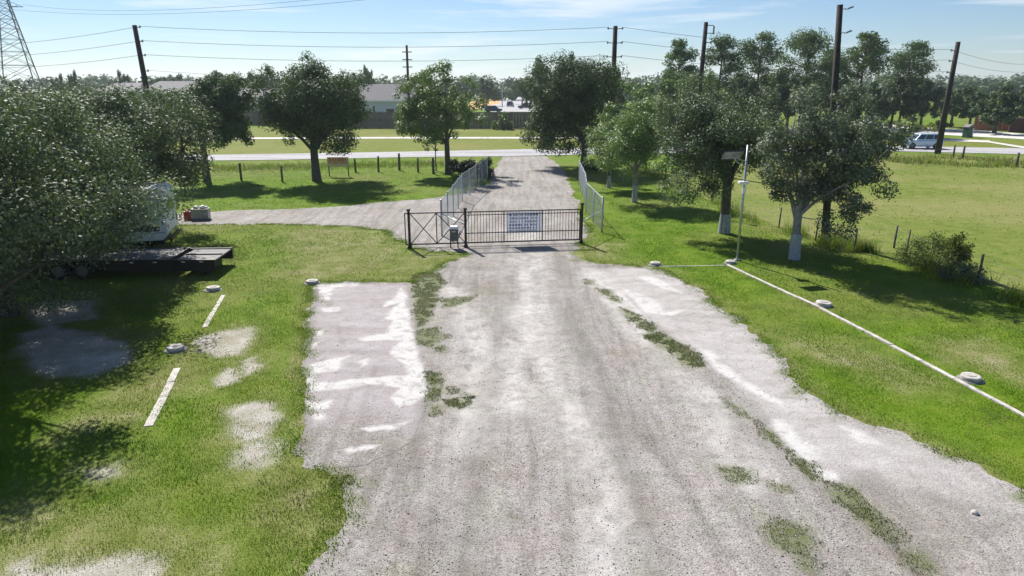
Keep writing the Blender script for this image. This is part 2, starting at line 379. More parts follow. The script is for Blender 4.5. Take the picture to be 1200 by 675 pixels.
gravel_mat('footpath', (0.62,0.60,0.57), (0.58,0.56,0.53), (0.66,0.64,0.61), (0.85,0.85,0.85), 0.3)

def grassmat(name, stops):
    m, nt, N, Lk, b, out = newmat(name)
    a = N('ShaderNodeAttribute', attribute_name='tint'); r = ramp(N, stops); Lk(a.outputs['Fac'], r.inputs['Fac'])
    Lk(r.outputs[0], b.inputs['Base Color']); b.inputs['Roughness'].default_value = 0.7; b.inputs['Specular IOR Level'].default_value = 0.1
    ge = N('ShaderNodeNewGeometry'); vm = N('ShaderNodeVectorMath', operation='MULTIPLY_ADD'); vm.inputs[1].default_value = (.45,.45,.45); vm.inputs[2].default_value = (0,0,1); Lk(ge.outputs['Normal'], vm.inputs[0])
    vn_ = N('ShaderNodeVectorMath', operation='NORMALIZE'); Lk(vm.outputs[0], vn_.inputs[0]); Lk(vn_.outputs[0], b.inputs['Normal'])
    tr = N('ShaderNodeBsdfTranslucent'); Lk(r.outputs[0], tr.inputs['Color']); ms = N('ShaderNodeMixShader'); ms.inputs[0].default_value = 0.3
    Lk(b.outputs[0], ms.inputs[1]); Lk(tr.outputs[0], ms.inputs[2]); Lk(ms.outputs[0], out.inputs['Surface']); return m
grassmat('grass_blade', [(0.0, (0.055,0.145,0.003)), (0.35, (0.105,0.265,0.003)), (0.62, (0.20,0.325,0.014)), (0.82, (0.26,0.27,0.07)), (1.0, (0.38,0.34,0.17))])
grassmat('weed_blade', [(0.0, (0.055,0.095,0.02)), (0.45, (0.11,0.155,0.03)), (0.8, (0.18,0.19,0.065)), (1.0, (0.27,0.24,0.13))])
M = MATS

# ------------------------------------------------------------------ ground, drive, road (the setting)
rng = np.random.default_rng(11)
def ragged(pts, amp, freq, step=None, seed=0.0, closed=True):
    out = []
    n = len(pts)
    for i in range(n if closed else n-1):
        a, b = Vector(pts[i]), Vector(pts[(i+1) % n]); ln = (b-a).length
        dist = max(3.0, ((a+b)/2).length); st = step or max(0.07, dist*0.0045)
        k = min(400, max(1, int(ln/st))); nrm = Vector((-(b-a).y, (b-a).x)); nrm = nrm.normalized() if nrm.length > 0 else nrm
        ts = np.arange(k)/k; X = a.x+(b.x-a.x)*ts; Y = a.y+(b.y-a.y)*ts
        dd = (fbm(X*freq, Y*freq, seed, 4)-0.5)*2*amp
        if ln > 300: dd = dd*0
        out += [(X[j]+nrm.x*dd[j], Y[j]+nrm.y*dd[j]) for j in range(k)]
    return out
def inside(x, y, poly):
    x = np.asarray(x); y = np.asarray(y); r = np.zeros(x.shape, bool); P = np.asarray(poly); j = len(P)-1
    for i in range(len(P)):
        xi, yi, xj, yj = P[i,0], P[i,1], P[j,0], P[j,1]
        if yi != yj:
            c = ((yi > y) != (yj > y)) & (x < (xj-xi)*(y-yi)/(yj-yi)+xi); r ^= c
        j = i
    return r
def dist_poly(x, y, pts, closed=False):
    d = np.full(np.shape(x), 1e9)
    n = len(pts)
    for i in range(n if closed else n-1):
        ax, ay = pts[i]; bx, by = pts[(i+1) % n]; vx, vy = bx-ax, by-ay; l2 = vx*vx+vy*vy+1e-12
        t = np.clip(((x-ax)*vx+(y-ay)*vy)/l2, 0, 1); d = np.minimum(d, np.hypot(x-ax-t*vx, y-ay-t*vy))
    return d
def sheet(name, outline, z, mat, grid=None, attr=None, near=None, box=None):
    """flat sheet filling an outline; grid adds inner points that carry attributes"""
    pts = [Vector(p) for p in outline]; n = len(pts)
    if grid:
        P = np.array([p[:] for p in outline]); x0, y0 = P.min(0); x1, y1 = P.max(0)
        if near: y1 = min(y1, near)
        if box: x0, x1, y0, y1 = box
        gx, gy = np.meshgrid(np.arange(x0, x1, grid), np.arange(y0, y1, grid)); gx = gx.ravel(); gy = gy.ravel()
        gx = gx+rng.uniform(-.3, .3, gx.shape)*grid; gy = gy+rng.uniform(-.3, .3, gy.shape)*grid
        k = inside(gx, gy, P); pts += [Vector((a, b)) for a, b in zip(gx[k], gy[k])]
    vs, es, fs, *_ = delaunay_2d_cdt(pts, [(i, (i+1) % n) for i in range(n)], [], 1, 1e-5)
    V = np.array([(v.x, v.y, z) for v in vs])
    at_ = {k: f(V[:,0], V[:,1]) for k, f in attr.items()} if attr else None
    F = np.array([f for f in fs])
    e1 = V[F[:,1]]-V[F[:,0]]; e2 = V[F[:,2]]-V[F[:,0]]; cr_ = e1[:,0]*e2[:,1]-e1[:,1]*e2[:,0]
    F[cr_ < 0] = F[cr_ < 0][:, ::-1]
    return obj(name, np_mesh(name, V, F, attr=at_), mat)

lot_px = [(640,183),(655,193),(668,212),(674,232),(680,250),(690,268),(686,280),(676,288),(672,297),(690,307),(720,310),(760,313),(782,319),
          (822,341),(862,371),(905,406),(930,446),(962,466),(1000,489),(1050,507),(1100,529),(1150,551),(1205,582)]
lot_l = [(360,668),(372,648),(391,620),(396,590),(386,561),(364,546),(354,530),(357,480),(361,400),(367,331),(420,331),(482,331),(500,323),(528,308),
         (545,297),(500,294),(474,284),(450,270),(400,265),(330,263),(240,263),(190,265),(190,250),(240,249),(300,246),(380,243),(440,238),(500,233),(545,226),(572,214),(578,200),(588,183)]
lot_xy = gp(lot_px) + [(9.5, 7.6), (11, 2), (11, -12), (-4.5, -12), (-3.4, 4)] + gp(lot_l)
lot_out = ragged(ragged(lot_xy, 0.42, .8, seed=2.0), 0.17, 5.0, step=.05, seed=2.7)
tracks_px = [([(505,440),(488,520),(490,560),(505,610),(540,680)], .22), ([(415,510),(418,560),(440,610),(500,660)], .16), ([(455,520),(470,570),(500,625),(560,690)], .16),
             ([(600,300),(590,400),(560,540),(540,680)], .45), ([(655,300),(690,420),(740,560),(770,690)], .45), ([(640,240),(620,290),(622,330)], .5),
             ([(450,312),(560,314),(690,318)], .3), ([(600,300),(640,330),(660,370),(668,400)], .4), ([(560,335),(590,345)], .35),
             ([(870,470),(930,540),(1010,610),(1090,690)], .3), ([(820,440),(860,500),(900,580),(960,680)], .35), ([(980,590),(1040,575),(1120,590)], .3), ([(1000,650),(1100,640),(1200,610)], .25)]
tracks = [(gp(p), w) for p, w in tracks_px]
def track_f(x, y):
    r = np.zeros(len(x))
    for p, w in tracks:
        d = dist_poly(x, y, p); r = np.maximum(r, np.exp(-(d/w)**2)*(0.25+0.9*fbm(x*1.7, y*1.7, 5.0)))
    return np.clip((r-0.22)*0.85, 0, 0.75)
pale_l = [(gp(p), w) for p, w in [([(620,300),(622,345),(615,400),(600,470)], .8), ([(690,318),(760,400),(830,470),(880,560)], .5), ([(610,230),(615,280)], .9), ([(530,340),(560,400),(540,520)], .5), ([(640,420),(700,560),(720,680)], .5)]]
def pale_f(x, y):
    r = np.zeros(len(x))
    for p, w in pale_l: r = np.maximum(r, np.exp(-(dist_poly(x, y, p)/w)**2))
    return np.clip(r*fbm(x*2.1, y*0.9, 9.0)*1.1, 0, .7)
def blob_f(polys, amp, freq, soft, seed=0.0):
    W_ = [gp(p) for p in polys]
    def f(x, y):
        r = np.zeros(len(x)); nz_ = (fbm(x*freq, y*freq, seed, 4)-.5)*2*amp
        for p in W_:
            d = dist_poly(x, y, p, True); d = np.where(inside(x, y, p), d, -d)+nz_
            r = np.maximum(r, np.clip(d/soft*.5+.5, 0, 1))
        return r
    return f
weed_blobs = [([(483,322),(512,318),(522,330),(510,345),(516,352),(505,372),(490,385),(484,360)], 900, .07), ([(486,388),(512,383),(524,395),(508,408),(488,404)], 700, .06), ([(514,352),(540,348),(560,347),(545,355),(520,362)], 600, .06), ([(513,405),(522,404),(524,411),(514,411)], 700, .06),
              ([(500,437),(518,435),(520,455),(512,470),(500,468)], 900, .07), ([(524,468),(552,464),(553,474),(538,479),(526,477)], 1500, .07), ([(526,456),(538,456),(537,462),(527,462)], 1000, .06), ([(543,461),(553,460),(553,465),(545,466)], 1000, .06), ([(502,476),(516,474),(520,484),(506,487)], 800, .06),
              ([(686,328),(698,329),(697,334),(688,333)], 700, .06), ([(700,338),(716,340),(724,346),(728,356),(715,352),(704,345)], 700, .06), ([(724,360),(742,365),(758,374),(770,385),(765,390),(750,384),(735,372)], 1000, .07), ([(750,392),(770,388),(800,403),(822,420),(826,430),(806,432),(785,415),(765,402)], 1300, .075),
              ([(848,466),(866,478),(884,490),(876,492),(858,480)], 500, .06), ([(886,494),(902,506),(920,522),(912,524),(896,510)], 700, .06), ([(925,530),(950,545),(966,562),(952,564),(936,548)], 900, .07), ([(966,568),(1000,572),(1030,600),(1060,635),(1045,640),(1010,610),(980,588)], 800, .075), ([(1050,642),(1080,650),(1100,672),(1080,675),(1060,660)], 450, .07),
              ([(840,548),(862,545),(884,552),(882,564),(862,567),(846,560)], 800, .065), ([(905,568),(925,570),(930,578),(910,577)], 600, .06), ([(895,620),(912,612),(950,620),(960,640),(948,655),(920,648),(900,636)], 600, .065), ([(940,655),(956,660),(950,670),(940,668)], 500, .06), ([(870,582),(895,600),(890,606)], 200, .05), ([(384,552),(414,555),(420,566),(398,570),(386,566)], 900, .07), ([(300,560),(330,550),(380,560),(396,590),(390,620),(370,650),(340,660),(310,650)], 260, .08)]
stains = [[(371,334),(420,331.5),(418,335),(392,337),(388,346),(379,349),(374,342)], [(376,361),(399,360),(397,364),(386,366),(378,365)], [(470,337),(475,346),(480,380),(484,395),(492,425),(499,440),(500,462),(484,474),(466,478),(460,466),(468,456),(440,447),(478,440),(476,428),(458,415),(462,405),(474,398),(425,401),(420,397),(452,391),(462,377),(452,373),(466,356),(450,360),(449,357),(463,349)],
          [(362,428),(392,419),(412,417),(400,425),(392,435),(368,439),(372,449),(420,445),(490,438),(494,446),(430,451),(385,458),(362,461),(359,445)], [(420,424),(431,420),(432,427),(424,431)], [(366,402),(378,399),(374,404),(366,409)], [(369,389),(379,387),(378,393),(371,394)], [(358,470),(390,469),(387,478),(375,483),(360,481)], [(368,486),(381,485),(378,490),(370,491)],
          [(420,502),(470,497),(482,493),(474,501),(432,507)], [(404,526),(450,520),(440,526),(410,531)], [(380,343),(388,342),(386,352),(376,350)]]
streaks = [[(905,492),(918,492),(935,510),(958,526),(960,536),(948,541),(925,522),(908,505)], [(950,546),(962,552),(980,556),(981,563),(968,565),(956,556)], [(818,407),(835,412),(850,428),(872,445),(900,462),(925,478),(905,472),(868,452),(836,432)], [(730,338),(765,350),(780,366),(808,362),(786,370),(755,366)], [(742,322),(770,326),(800,344),(775,338)], [(700,330),(716,338),(740,360),(765,384),(760,376),(735,350)], [(985,500),(1010,505),(1030,520),(1005,520)]]
# right hand hard standing
rp = gp([(690,317),(765,314),(785,322),(822,344),(860,374),(902,408),(927,448),(960,469),(1000,492),(1050,510),(1100,532),(1150,555),(1205,586)]) + [(8.7,7.4),(6.2,7.2)] + \
     gp([(1098,680),(1040,618),(975,566),(930,528),(888,480),(835,430),(775,388),(722,345)])
right_out = ragged(rp, 0.16, 1.6, seed=7.0)
rtr = [(gp(p), w) for p, w in [([(1000,590),(1050,580),(1120,595),(1170,600)], .22), ([(780,370),(850,372),(890,377)], .2), ([(1010,560),(1030,620),(1080,660)], .45), ([(1060,610),(1150,620)], .4), ([(860,335),(830,350),(790,372),(800,395)], .12), ([(890,465),(985,470)], .06)]]
def rtrack(x, y):
    r = np.zeros(len(x))
    for p, w in rtr: r = np.maximum(r, np.exp(-(dist_poly(x, y, p)/w)**2)*(0.2+0.9*fbm(x*1.3, y*1.3, 4.0)))
    return np.clip((r-0.15)*0.7, 0, 0.6)
# left concrete pad
pad_out = ragged(gp([(369,333),(476,334),(480,352),(487,395),(498,440),(501,470),(497,490),(488,508),(470,528),(430,545),(390,550),(362,545),(354,536),(358,480),(362,400)]), 0.12, 2.2, seed=3.3)
ptr = [(gp(p), w) for p, w in [([(380,560),(395,500),(420,440)], .1), ([(418,540),(425,480),(440,430)], .1), ([(372,335),(366,400),(362,470),(360,530)], .14), ([(395,382),(402,402)], .1), ([(412,428),(425,430)], .16)]]
def ptrack(x, y):
    r = np.zeros(len(x))
    for p, w in ptr: r = np.maximum(r, np.exp(-(dist_poly(x, y, p)/w)**2)*(0.2+0.9*fbm(x*2.3, y*2.3, 4.0)))
    return np.clip((r-0.15)*0.7, 0, 0.6)
lot_edge = [p for p in lot_out if 7 < p[1] < 60][::5]
def edge_d(x, y):
    r = np.full(np.shape(x), 9.0); k = np.asarray(y) < 62
    r[k] = dist_poly(np.asarray(x)[k], np.asarray(y)[k], lot_edge); return r
moss_0 = blob_f([w[0] for w in weed_blobs[:-1]], .16, 2.8, .14, 6.)
def moss_f(x, y):
    e = edge_d(x, y); n_ = fbm(x*1.9, y*1.9, 61.)
    return np.maximum(moss_0(x, y), np.clip((n_-.40-e*.45)*5, 0, 1)*.8*(e < .7)*np.clip((33-y)/3, 0, 1))
lime_l = blob_f(stains, .1, 2.6, .05); lime_r = blob_f(streaks, .1, 2.5, .07, 3.)
y470 = at(0, 470).y; pad_px = [(369,333),(476,334),(480,352),(487,395),(498,440),(501,470),(488,508),(470,528),(430,545),(390,550),(362,545),(354,536),(358,480),(362,400)]; pad_in = blob_f([pad_px], .05, 2., .06)
cali_px = [(690,317),(765,314),(785,322),(822,344),(860,374),(902,408),(927,448),(960,469),(1000,492),(1050,510),(1100,532),(1150,555),(1215,592),(1215,700),(1098,680),(1040,618),(975,566),(930,528),(888,480),(835,430),(775,388),(722,345)]; cali_in = blob_f([cali_px], .45, 1.1, .35, 12.)
yc = at(0, 600).y
zone = {'track': lambda x, y: np.maximum.reduce([track_f(x, y), rtrack(x, y), ptrack(x, y)]), 'pale': pale_f, 'moss': moss_f, 'lime': lambda x, y: np.maximum(lime_l(x, y), lime_r(x, y)),
        'pad': lambda x, y: pad_in(x, y)*(1-np.clip((y470-y)/2.2+(fbm(x*1.4, y*1.4, 8.)-.5)*1.6, 0, 1)), 'cali': lambda x, y: cali_in(x, y)*np.clip(.25+(y-yc)/3+(fbm(x*.9, y*.9, 18.)-.5), .12, 1)}
tag(sheet('gravel_drive', lot_out, 0.006, M['gravel'], 0.12, zone, near=36), 'pale grey gravel lot and drive running through the gate', kind='structure')
tag(sheet('hard_standing', right_out, 0.010, M['gravel'], 0.09, zone), 'pale hard standing along the right lawn edge', kind='structure')
pad = tag(sheet('concrete_pad', pad_out, 0.010, M['gravel'], 0.06, zone), 'mauve grey concrete pad beside the left lawn with white lime stains', kind='structure')
# main road, verge, footpaths
road_px_near = [(-200,197),(0,194),(258,188.5),(360,187),(480,184.5),(588,183.5),(640,182.5),(700,181),(800,179.5),(920,178),(1040,177.3),(1200,181),(1500,190)]
road_px_far = [(-200,189),(0,186),(258,181.5),(360,180),(480,178),(588,175.8),(640,174.8),(700,173.6),(800,172.4),(920,171.2),(1040,170.8),(1200,174.2),(1500,182)]
road_n, road_f = gp(road_px_near), gp(road_px_far)
road_out = ragged(road_n, 0.15, 0.4, step=0.5, seed=1.0, closed=False)+[road_n[-1]] + ragged(road_f[::-1], 0.15, 0.4, step=0.5, seed=4.0, closed=False)+[road_f[0]]
tag(sheet('road', road_out, 0.04, M['road_asphalt']), 'pale grey two lane road crossing beyond the gate', kind='structure')
verge = road_f + gp([(1500,172),(1200,166),(1000,156),(760,149),(560,149),(300,150),(0,152),(-300,153)])
tag(sheet('verge', ragged(verge, 0.3, 0.3, step=1.0, seed=5.), 0.012, M['verge_turf']), 'mown yellow green verge across the road', kind='structure')
fp_n = gp([(-300,169),(0,166),(260,163.5),(450,162.8),(600,162.8),(720,162.5),(900,162.2),(1030,163.2),(1100,165),(1160,167.5)]); fp_f = gp([(-300,166.6),(0,163.8),(260,161.6),(450,160.9),(600,160.9),(720,160.6),(900,160.3),(1030,161.3),(1100,162.9),(1160,165)])
tag(sheet('footpath', fp_n+fp_f[::-1], 0.05, M['footpath']), 'thin white concrete footpath along the far verge', kind='structure')
tag(sheet('car_park_lane', ragged(gp([(985,139),(1020,141.5),(1060,148),(1120,151.5),(1150,153),(1200,157),(1400,168),(1400,178),(1290,172),(1200,163.5),(1150,160.5),(1120,159),(1060,156),(1020,148.5),(985,144)]), 0.3, .4, step=.8), 0.03, M['footpath']), 'pale concrete lane beyond the road on the right', kind='structure')
tag(sheet('curved_path', gp([(1110,163.8),(1150,166),(1185,172),(1200,174.2),(1240,178),(1250,176),(1200,172.2),(1160,166),(1114,162.6)]), 0.06, M['footpath']), 'thin curved path joining the road on the right', kind='structure')
field_out = ragged(gp([(1003,180.5),(1200,184),(1500,194)]) + [(95,20),(40,4),(19.5,12),(18.7,20),(18.4,25.2),(17.9,29.6),(16.2,31.2),(15.4,33),(13.6,40),(12.6,50),(11.8,60)], 0.5, 0.6, step=0.4, seed=8.)
tag(sheet('pasture', field_out, 0.01, M['pasture']), 'rough yellow green pasture behind the wire fence', kind='structure')
# bare and worn places in the lawns
bare = [([(236,398),(262,388),(290,386),(295,402),(284,416),(258,418),(240,412)], 'bare_soil'), ([(284,424),(298,420),(304,430),(290,438)], 'bare_soil'), ([(262,440),(270,432),(272,446),(258,452)], 'bare_soil'),
        ([(268,482),(300,470),(322,474),(320,490),(312,505),(320,530),(300,546),(278,540),(288,520),(276,505)], 'bare_soil'), ([(110,552),(138,543),(136,556),(116,562)], 'bare_soil'), ([(20,664),(90,662),(160,650),(185,662),(160,690),(0,695)], 'bare_soil'),
        ([(325,275),(350,268),(440,270),(475,285),(470,305),(420,322),(350,328),(330,322),(350,300)], 'worn_turf'), ([(470,330),(530,306),(545,298),(480,292),(460,310),(440,330)], 'worn_turf'), ([(380,560),(398,580),(396,620),(376,655),(345,660),(318,600),(322,560),(345,545)], 'worn_turf'),
        ([(250,196),(300,193),(380,196),(450,198),(500,192),(500,205),(440,206),(350,210),(290,214),(245,216)], 'worn_turf'), ([(20,392),(60,382),(110,392),(140,400),(150,425),(110,440),(60,440),(30,420)], 'bare_soil'), ([(40,355),(105,352),(112,372),(60,380),(30,376)], 'bare_soil'),
        ([(0,590),(60,580),(90,600),(60,640),(0,650)], 'worn_turf'), ([(700,232),(692,205),(660,185),(652,190),(670,212),(676,235),(690,265),(702,262)], 'worn_turf'), ([(682,290),(700,285),(735,282),(720,300),(690,304)], 'worn_turf'), ([(1080,400),(1150,395),(1200,420),(1200,450),(1120,425)], 'worn_turf')]
bare += [([(0,610),(70,585),(150,600),(230,640),(260,690),(0,695)], 'worn_turf'), ([(60,520),(150,500),(240,440),(230,400),(150,450)], 'worn_turf'), ([(900,390),(1000,400),(1100,450),(1060,460),(950,420)], 'worn_turf')]
bare_f = blob_f([p for p, m_ in bare if m_ == 'bare_soil'], .3, 1.9, .22, 30.); worn_f = blob_f([p for p, m_ in bare if m_ == 'worn_turf'], .7, .9, .9, 33.)
ring_f = blob_f([p for p, m_ in bare if m_ == 'bare_soil'], .35, 1.6, 1.1, 35.)
worn_a = lambda x, y: np.maximum.reduce([worn_f(x, y)*.8, ring_f(x, y), np.clip(np.exp(-edge_d(x, y)/.3)*1.7*fbm(x*1.3, y*1.3, 44.), 0, 1)])
g = sheet('ground', [(-2600,-300),(2600,-300),(2600,2600),(-2600,2600)], 0.0, M['turf'], 0.18, {'bare': bare_f, 'worn': worn_a}, box=(-22, 19, 7.5, 38))
tag(g, 'short green lawn and turf reaching to the horizon', kind='structure')
far_lot = gp([(588,116),(640,110),(700,108),(700,128),(640,131),(575,131),(560,127),(585,121)])
tag(sheet('far_car_park', far_lot, 0.03, M['road_asphalt']), 'pale paved lot beyond the wooden fence', kind='structure')
tag(sheet('orange_ground', gp([(545,127),(552,119),(572,115.5),(592,118),(590,122),(570,128)]), 0.02, M['orange_earth']), 'patch of orange earth beyond the wooden fence', kind='structure')

# ------------------------------------------------------------------ grass, weeds and stones (uncountable)
def blades(name, X, Y, H, Wd, tint, mat, z=0.0, lean=0.6):
    n = len(X); a = rng.uniform(0, 2*np.pi, n); b = rng.uniform(0, 2*np.pi, n)
    dx, dy = np.cos(a)*Wd/2, np.sin(a)*Wd/2; l = rng.uniform(0.15, lean, n)*H
    V = np.empty((n, 3, 3)); V[:,0] = np.stack([X-dx, Y-dy, np.full(n, z)], 1); V[:,1] = np.stack([X+dx, Y+dy, np.full(n, z)], 1)
    V[:,2] = np.stack([X+np.cos(b)*l, Y+np.sin(b)*l, z+H], 1)
    me = np_mesh(name, V.reshape(-1, 3), np.arange(3*n).reshape(-1, 3), attr={'tint': np.repeat(tint, 3)})
    return obj(name, me, mat)
strip_l = gp([(172,503),(205,428),(216,430),(184,500)])
lawn_block = [lot_out]
def lawn_keep(X, Y):
    k = ~inside(X, Y, lot_out)
    p = 1-.95*bare_f(X, Y)+np.clip((fbm(X*3.1, Y*3.1, 55.)-.58)*3, 0, .5); k &= rng.uniform(0, 1, len(X)) < p*(1-.35*worn_a(X, Y))
    return k
def scatter(x0, x1, y0, y1, n):
    return rng.uniform(x0, x1, n), rng.uniform(y0, y1, n)
XX, YY, TT, HH, WW = [], [], [], [], []
def sow(x0, x1, y0, y1, dens, h, w, dry=0.0, keep=None):
    n = int((x1-x0)*(y1-y0)*dens); X, Y = scatter(x0, x1, y0, y1, n)
    u = np.abs(X)/(CAM_H*SP+Y*CP); k = (u < 0.80)
    cl = fbm(X*1.1, Y*1.1, 3.0); k &= (cl+rng.uniform(-.25, .25, n) > 0.36)
    X, Y, cl = X[k], Y[k], cl[k]; kk = lawn_keep(X, Y)
    if keep is not None: kk &= keep(X, Y)
    X, Y, cl = X[kk], Y[kk], cl[kk]
    big = fbm(X*0.22, Y*0.22, 13.0, 3); t = 0.37+.28*worn_a(X, Y)+(big-0.5)*1.0+(fbm(X*0.9, Y*0.9, 21.)-.5)*.5+rng.normal(0, .14, len(X))+dry
    XX.append(X); YY.append(Y); TT.append(np.clip(t, 0, 1)); s = rng.uniform(.55, 1.25, len(X))*(0.6+0.8*cl); HH.append(h*s); WW.append(w*rng.uniform(.7, 1.3, len(X)))
nolot = lambda X, Y: ~inside(X, Y, field_out)
sow(-11.5, -2.0, 8.2, 14, 1700, .034, .012)
sow(-16, -2.5, 14, 21, 900, .038, .015, 0.02)
for y0_, y1_, dn, h_, w_ in ((21, 25, 360, .045, .021), (25, 29, 270, .045, .024), (29, 33, 200, .045, .028), (33, 38, 140, .05, .032)): sow(-24, -1.5, y0_, y1_, dn, h_, w_, .05)
sow(4.5, 17, 10, 18, 900, .036, .015, 0.06)
for y0_, y1_, dn, h_, w_ in ((18, 22, 560, .04, .018), (22, 26, 430, .042, .02), (26, 31, 260, .046, .024), (31, 38, 160, .05, .03)): sow(3.2, 18, y0_, y1_, dn, h_, w_, .09, nolot)
sow(-34, 16, 38, 46, 80, .055, .036, 0.1, nolot); sow(-36, 14, 46, 62, 45, .06, .04, 0.12, nolot)
gr = blades('lawn_grass', np.concatenate(XX), np.concatenate(YY), np.concatenate(HH), np.concatenate(WW), np.concatenate(TT), M['grass_blade'], 0.005)
tag(gr, 'short sunlit lawn grass on both sides of the gravel', 'grass', kind='stuff')
# pasture tufts
n = 16000; X, Y = rng.uniform(12, 75, n), 9+rng.uniform(0, 1, n)**1.25*66; u = np.abs(X)/(CAM_H*SP+Y*CP)
cl = fbm(X*.35, Y*.35, 17.); k = (u < .8) & inside(X, Y, field_out) & (cl+rng.uniform(-.2, .2, n) > .45); X, Y, cl = X[k], Y[k], cl[k]
tag(blades('pasture_grass', X, Y, .03+.05*rng.uniform(0, 1, len(X)), .03+Y*.0012, np.clip(.7+(cl-.5)*1.2+rng.normal(0, .17, len(X)), 0, 1), M['grass_blade'], .012), 'tufty grass of the pasture behind the wire fence', 'grass', kind='stuff')
# weeds growing through the gravel
wx, wy, wh = [], [], []
def weed_blob(poly, dens, h):
    w = np.array(ragged(gp(poly), .14, 3., step=.06, seed=len(wx)*1.3)); x0, y0 = w.min(0)-.15; x1, y1 = w.max(0)+.15
    n = int((x1-x0)*(y1-y0)*dens*2.2); X, Y = scatter(x0, x1, y0, y1, n)
    i = inside(X, Y, w); near = dist_poly(X, Y, [tuple(p) for p in w], True) < .12
    nn = fbm(X*3.2, Y*3.2, 6.); k = (i & (nn > .36)) | (~i & near & (nn > .6)); wx.append(X[k]); wy.append(Y[k]); wh.append(np.full(k.sum(), h*.5))
for a in weed_blobs: weed_blob(*a)
X, Y, Hh = np.concatenate(wx), np.concatenate(wy), np.concatenate(wh)
tag(blades('gravel_weed', X, Y, Hh*rng.uniform(.5, 1.3, len(X)), rng.uniform(.008, .018, len(X)), np.clip(.42+(fbm(X*2, Y*2, 2.)-.5)*1.1+rng.normal(0, .18, len(X)), 0, 1), M['weed_blade'], .006, 0.9), 'olive weeds growing in patches through the gravel', 'weed', kind='stuff')
# grass overhanging the gravel edge
ex, ey = [], []
eo = np.array(lot_out); eo = eo[(eo[:,1] > 7) & (eo[:,1] < 40)]
for _ in range(40):
    ex.append(eo[:,0]+rng.normal(0, .16, len(eo))); ey.append(eo[:,1]+rng.normal(0, .16, len(eo)))
X, Y = np.concatenate(ex), np.concatenate(ey); k = (fbm(X*1.9, Y*1.9, 61.)+rng.uniform(-.08, .08, len(X)) > .45) & ~inside(X, Y, gp([(505,322),(560,298),(676,288),(690,307),(720,312),(560,340)])); X, Y = X[k], Y[k]
tag(blades('edge_grass', X, Y, rng.uniform(.015, .055, len(X)), rng.uniform(.012, .03, len(X)), np.clip(rng.normal(.5, .2, len(X)), 0, 1), M['grass_blade'], .003, .9), 'ragged grass along the gravel edge', 'grass', kind='stuff')
# loose stones on the gravel
def stones(name, n, s0, s1, label):
    X = rng.uniform(-5.5, 10, n*3); Y = 8.4+rng.uniform(0, 1, n*3)**1.6*26; k = inside(X, Y, lot_out) & (fbm(X*.8, Y*.8, 41.)+rng.uniform(-.2, .2, len(X)) > .5)
    X, Y = X[k][:n], Y[k][:n]; m = len(X); s = s0+(s1-s0)*rng.uniform(0, 1, m)**3
    o8 = np.array([(1,0,0),(-1,0,0),(0,1,0),(0,-1,0),(0,0,1),(0,0,-1)], float); f8 = np.array([(0,2,4),(2,1,4),(1,3,4),(3,0,4),(2,0,5),(1,2,5),(3,1,5),(0,3,5)])
    V = o8[None]*s[:,None,None]*rng.uniform(.6, 1.2, (m, 6, 1)); a = rng.uniform(0, 6.28, m); c, sn = np.cos(a)[:,None], np.sin(a)[:,None]
    x, y = V[:,:,0]*c-V[:,:,1]*sn, V[:,:,0]*sn+V[:,:,1]*c
    V = np.stack([x+X[:,None], y+Y[:,None], V[:,:,2]*.6+.010+s[:,None]*.3], 2)
    F = (f8[None]+6*np.arange(m)[:,None,None]).reshape(-1, 3)
    return tag(obj(name, np_mesh(name, V.reshape(-1, 3), F), M['stone']), label, 'stone', kind='stuff')
m, nt, N, Lk, b, out = newmat('stone')
gm = N('ShaderNodeNewGeometry'); r = ramp(N, [(0, (.2,.19,.18)), (.5, (.38,.36,.35)), (1, (.62,.60,.58))]); Lk(gm.outputs['Random Per Island'], r.inputs['Fac']); Lk(r.outputs[0], b.inputs['Base Color']); b.inputs['Roughness'].default_value = .9
stones('loose_gravel', 16000, .005, .019, 'small loose stones scattered over the gravel')

# ------------------------------------------------------------------ trees
def leaf_mesh(name, C, Rr, counts, L_, Wl, rg, squash=.85, up=.55, outw=.9, rnd=.9):
    idx = np.repeat(np.arange(len(C)), counts); n = len(idx)
    d = rg.normal(size=(n, 3)); d /= np.linalg.norm(d, axis=1)[:, None]
    r = rg.uniform(0, 1, n)**.45
    P = C[idx] + d*(Rr[idx]*r)[:, None]*np.array([1, 1, squash])
    nr = d*outw + rg.normal(size=(n, 3))*rnd*.6; nr[:, 2] += up; nr /= np.linalg.norm(nr, axis=1)[:, None]
    t = rg.normal(size=(n, 3)); t -= nr*(t*nr).sum(1)[:, None]; t /= np.linalg.norm(t, axis=1)[:, None]; s = np.cross(nr, t)
    k = rg.uniform(.65, 1.35, n)[:, None]; l = L_*k/2; w = Wl*k/2
    V = np.stack([P-t*l, P+s*w-t*l*.1, P+t*l-nr*l*.25, P-s*w-t*l*.1], 1).reshape(-1, 3)
    return np_mesh(name, V, np.arange(4*n).reshape(-1, 4))
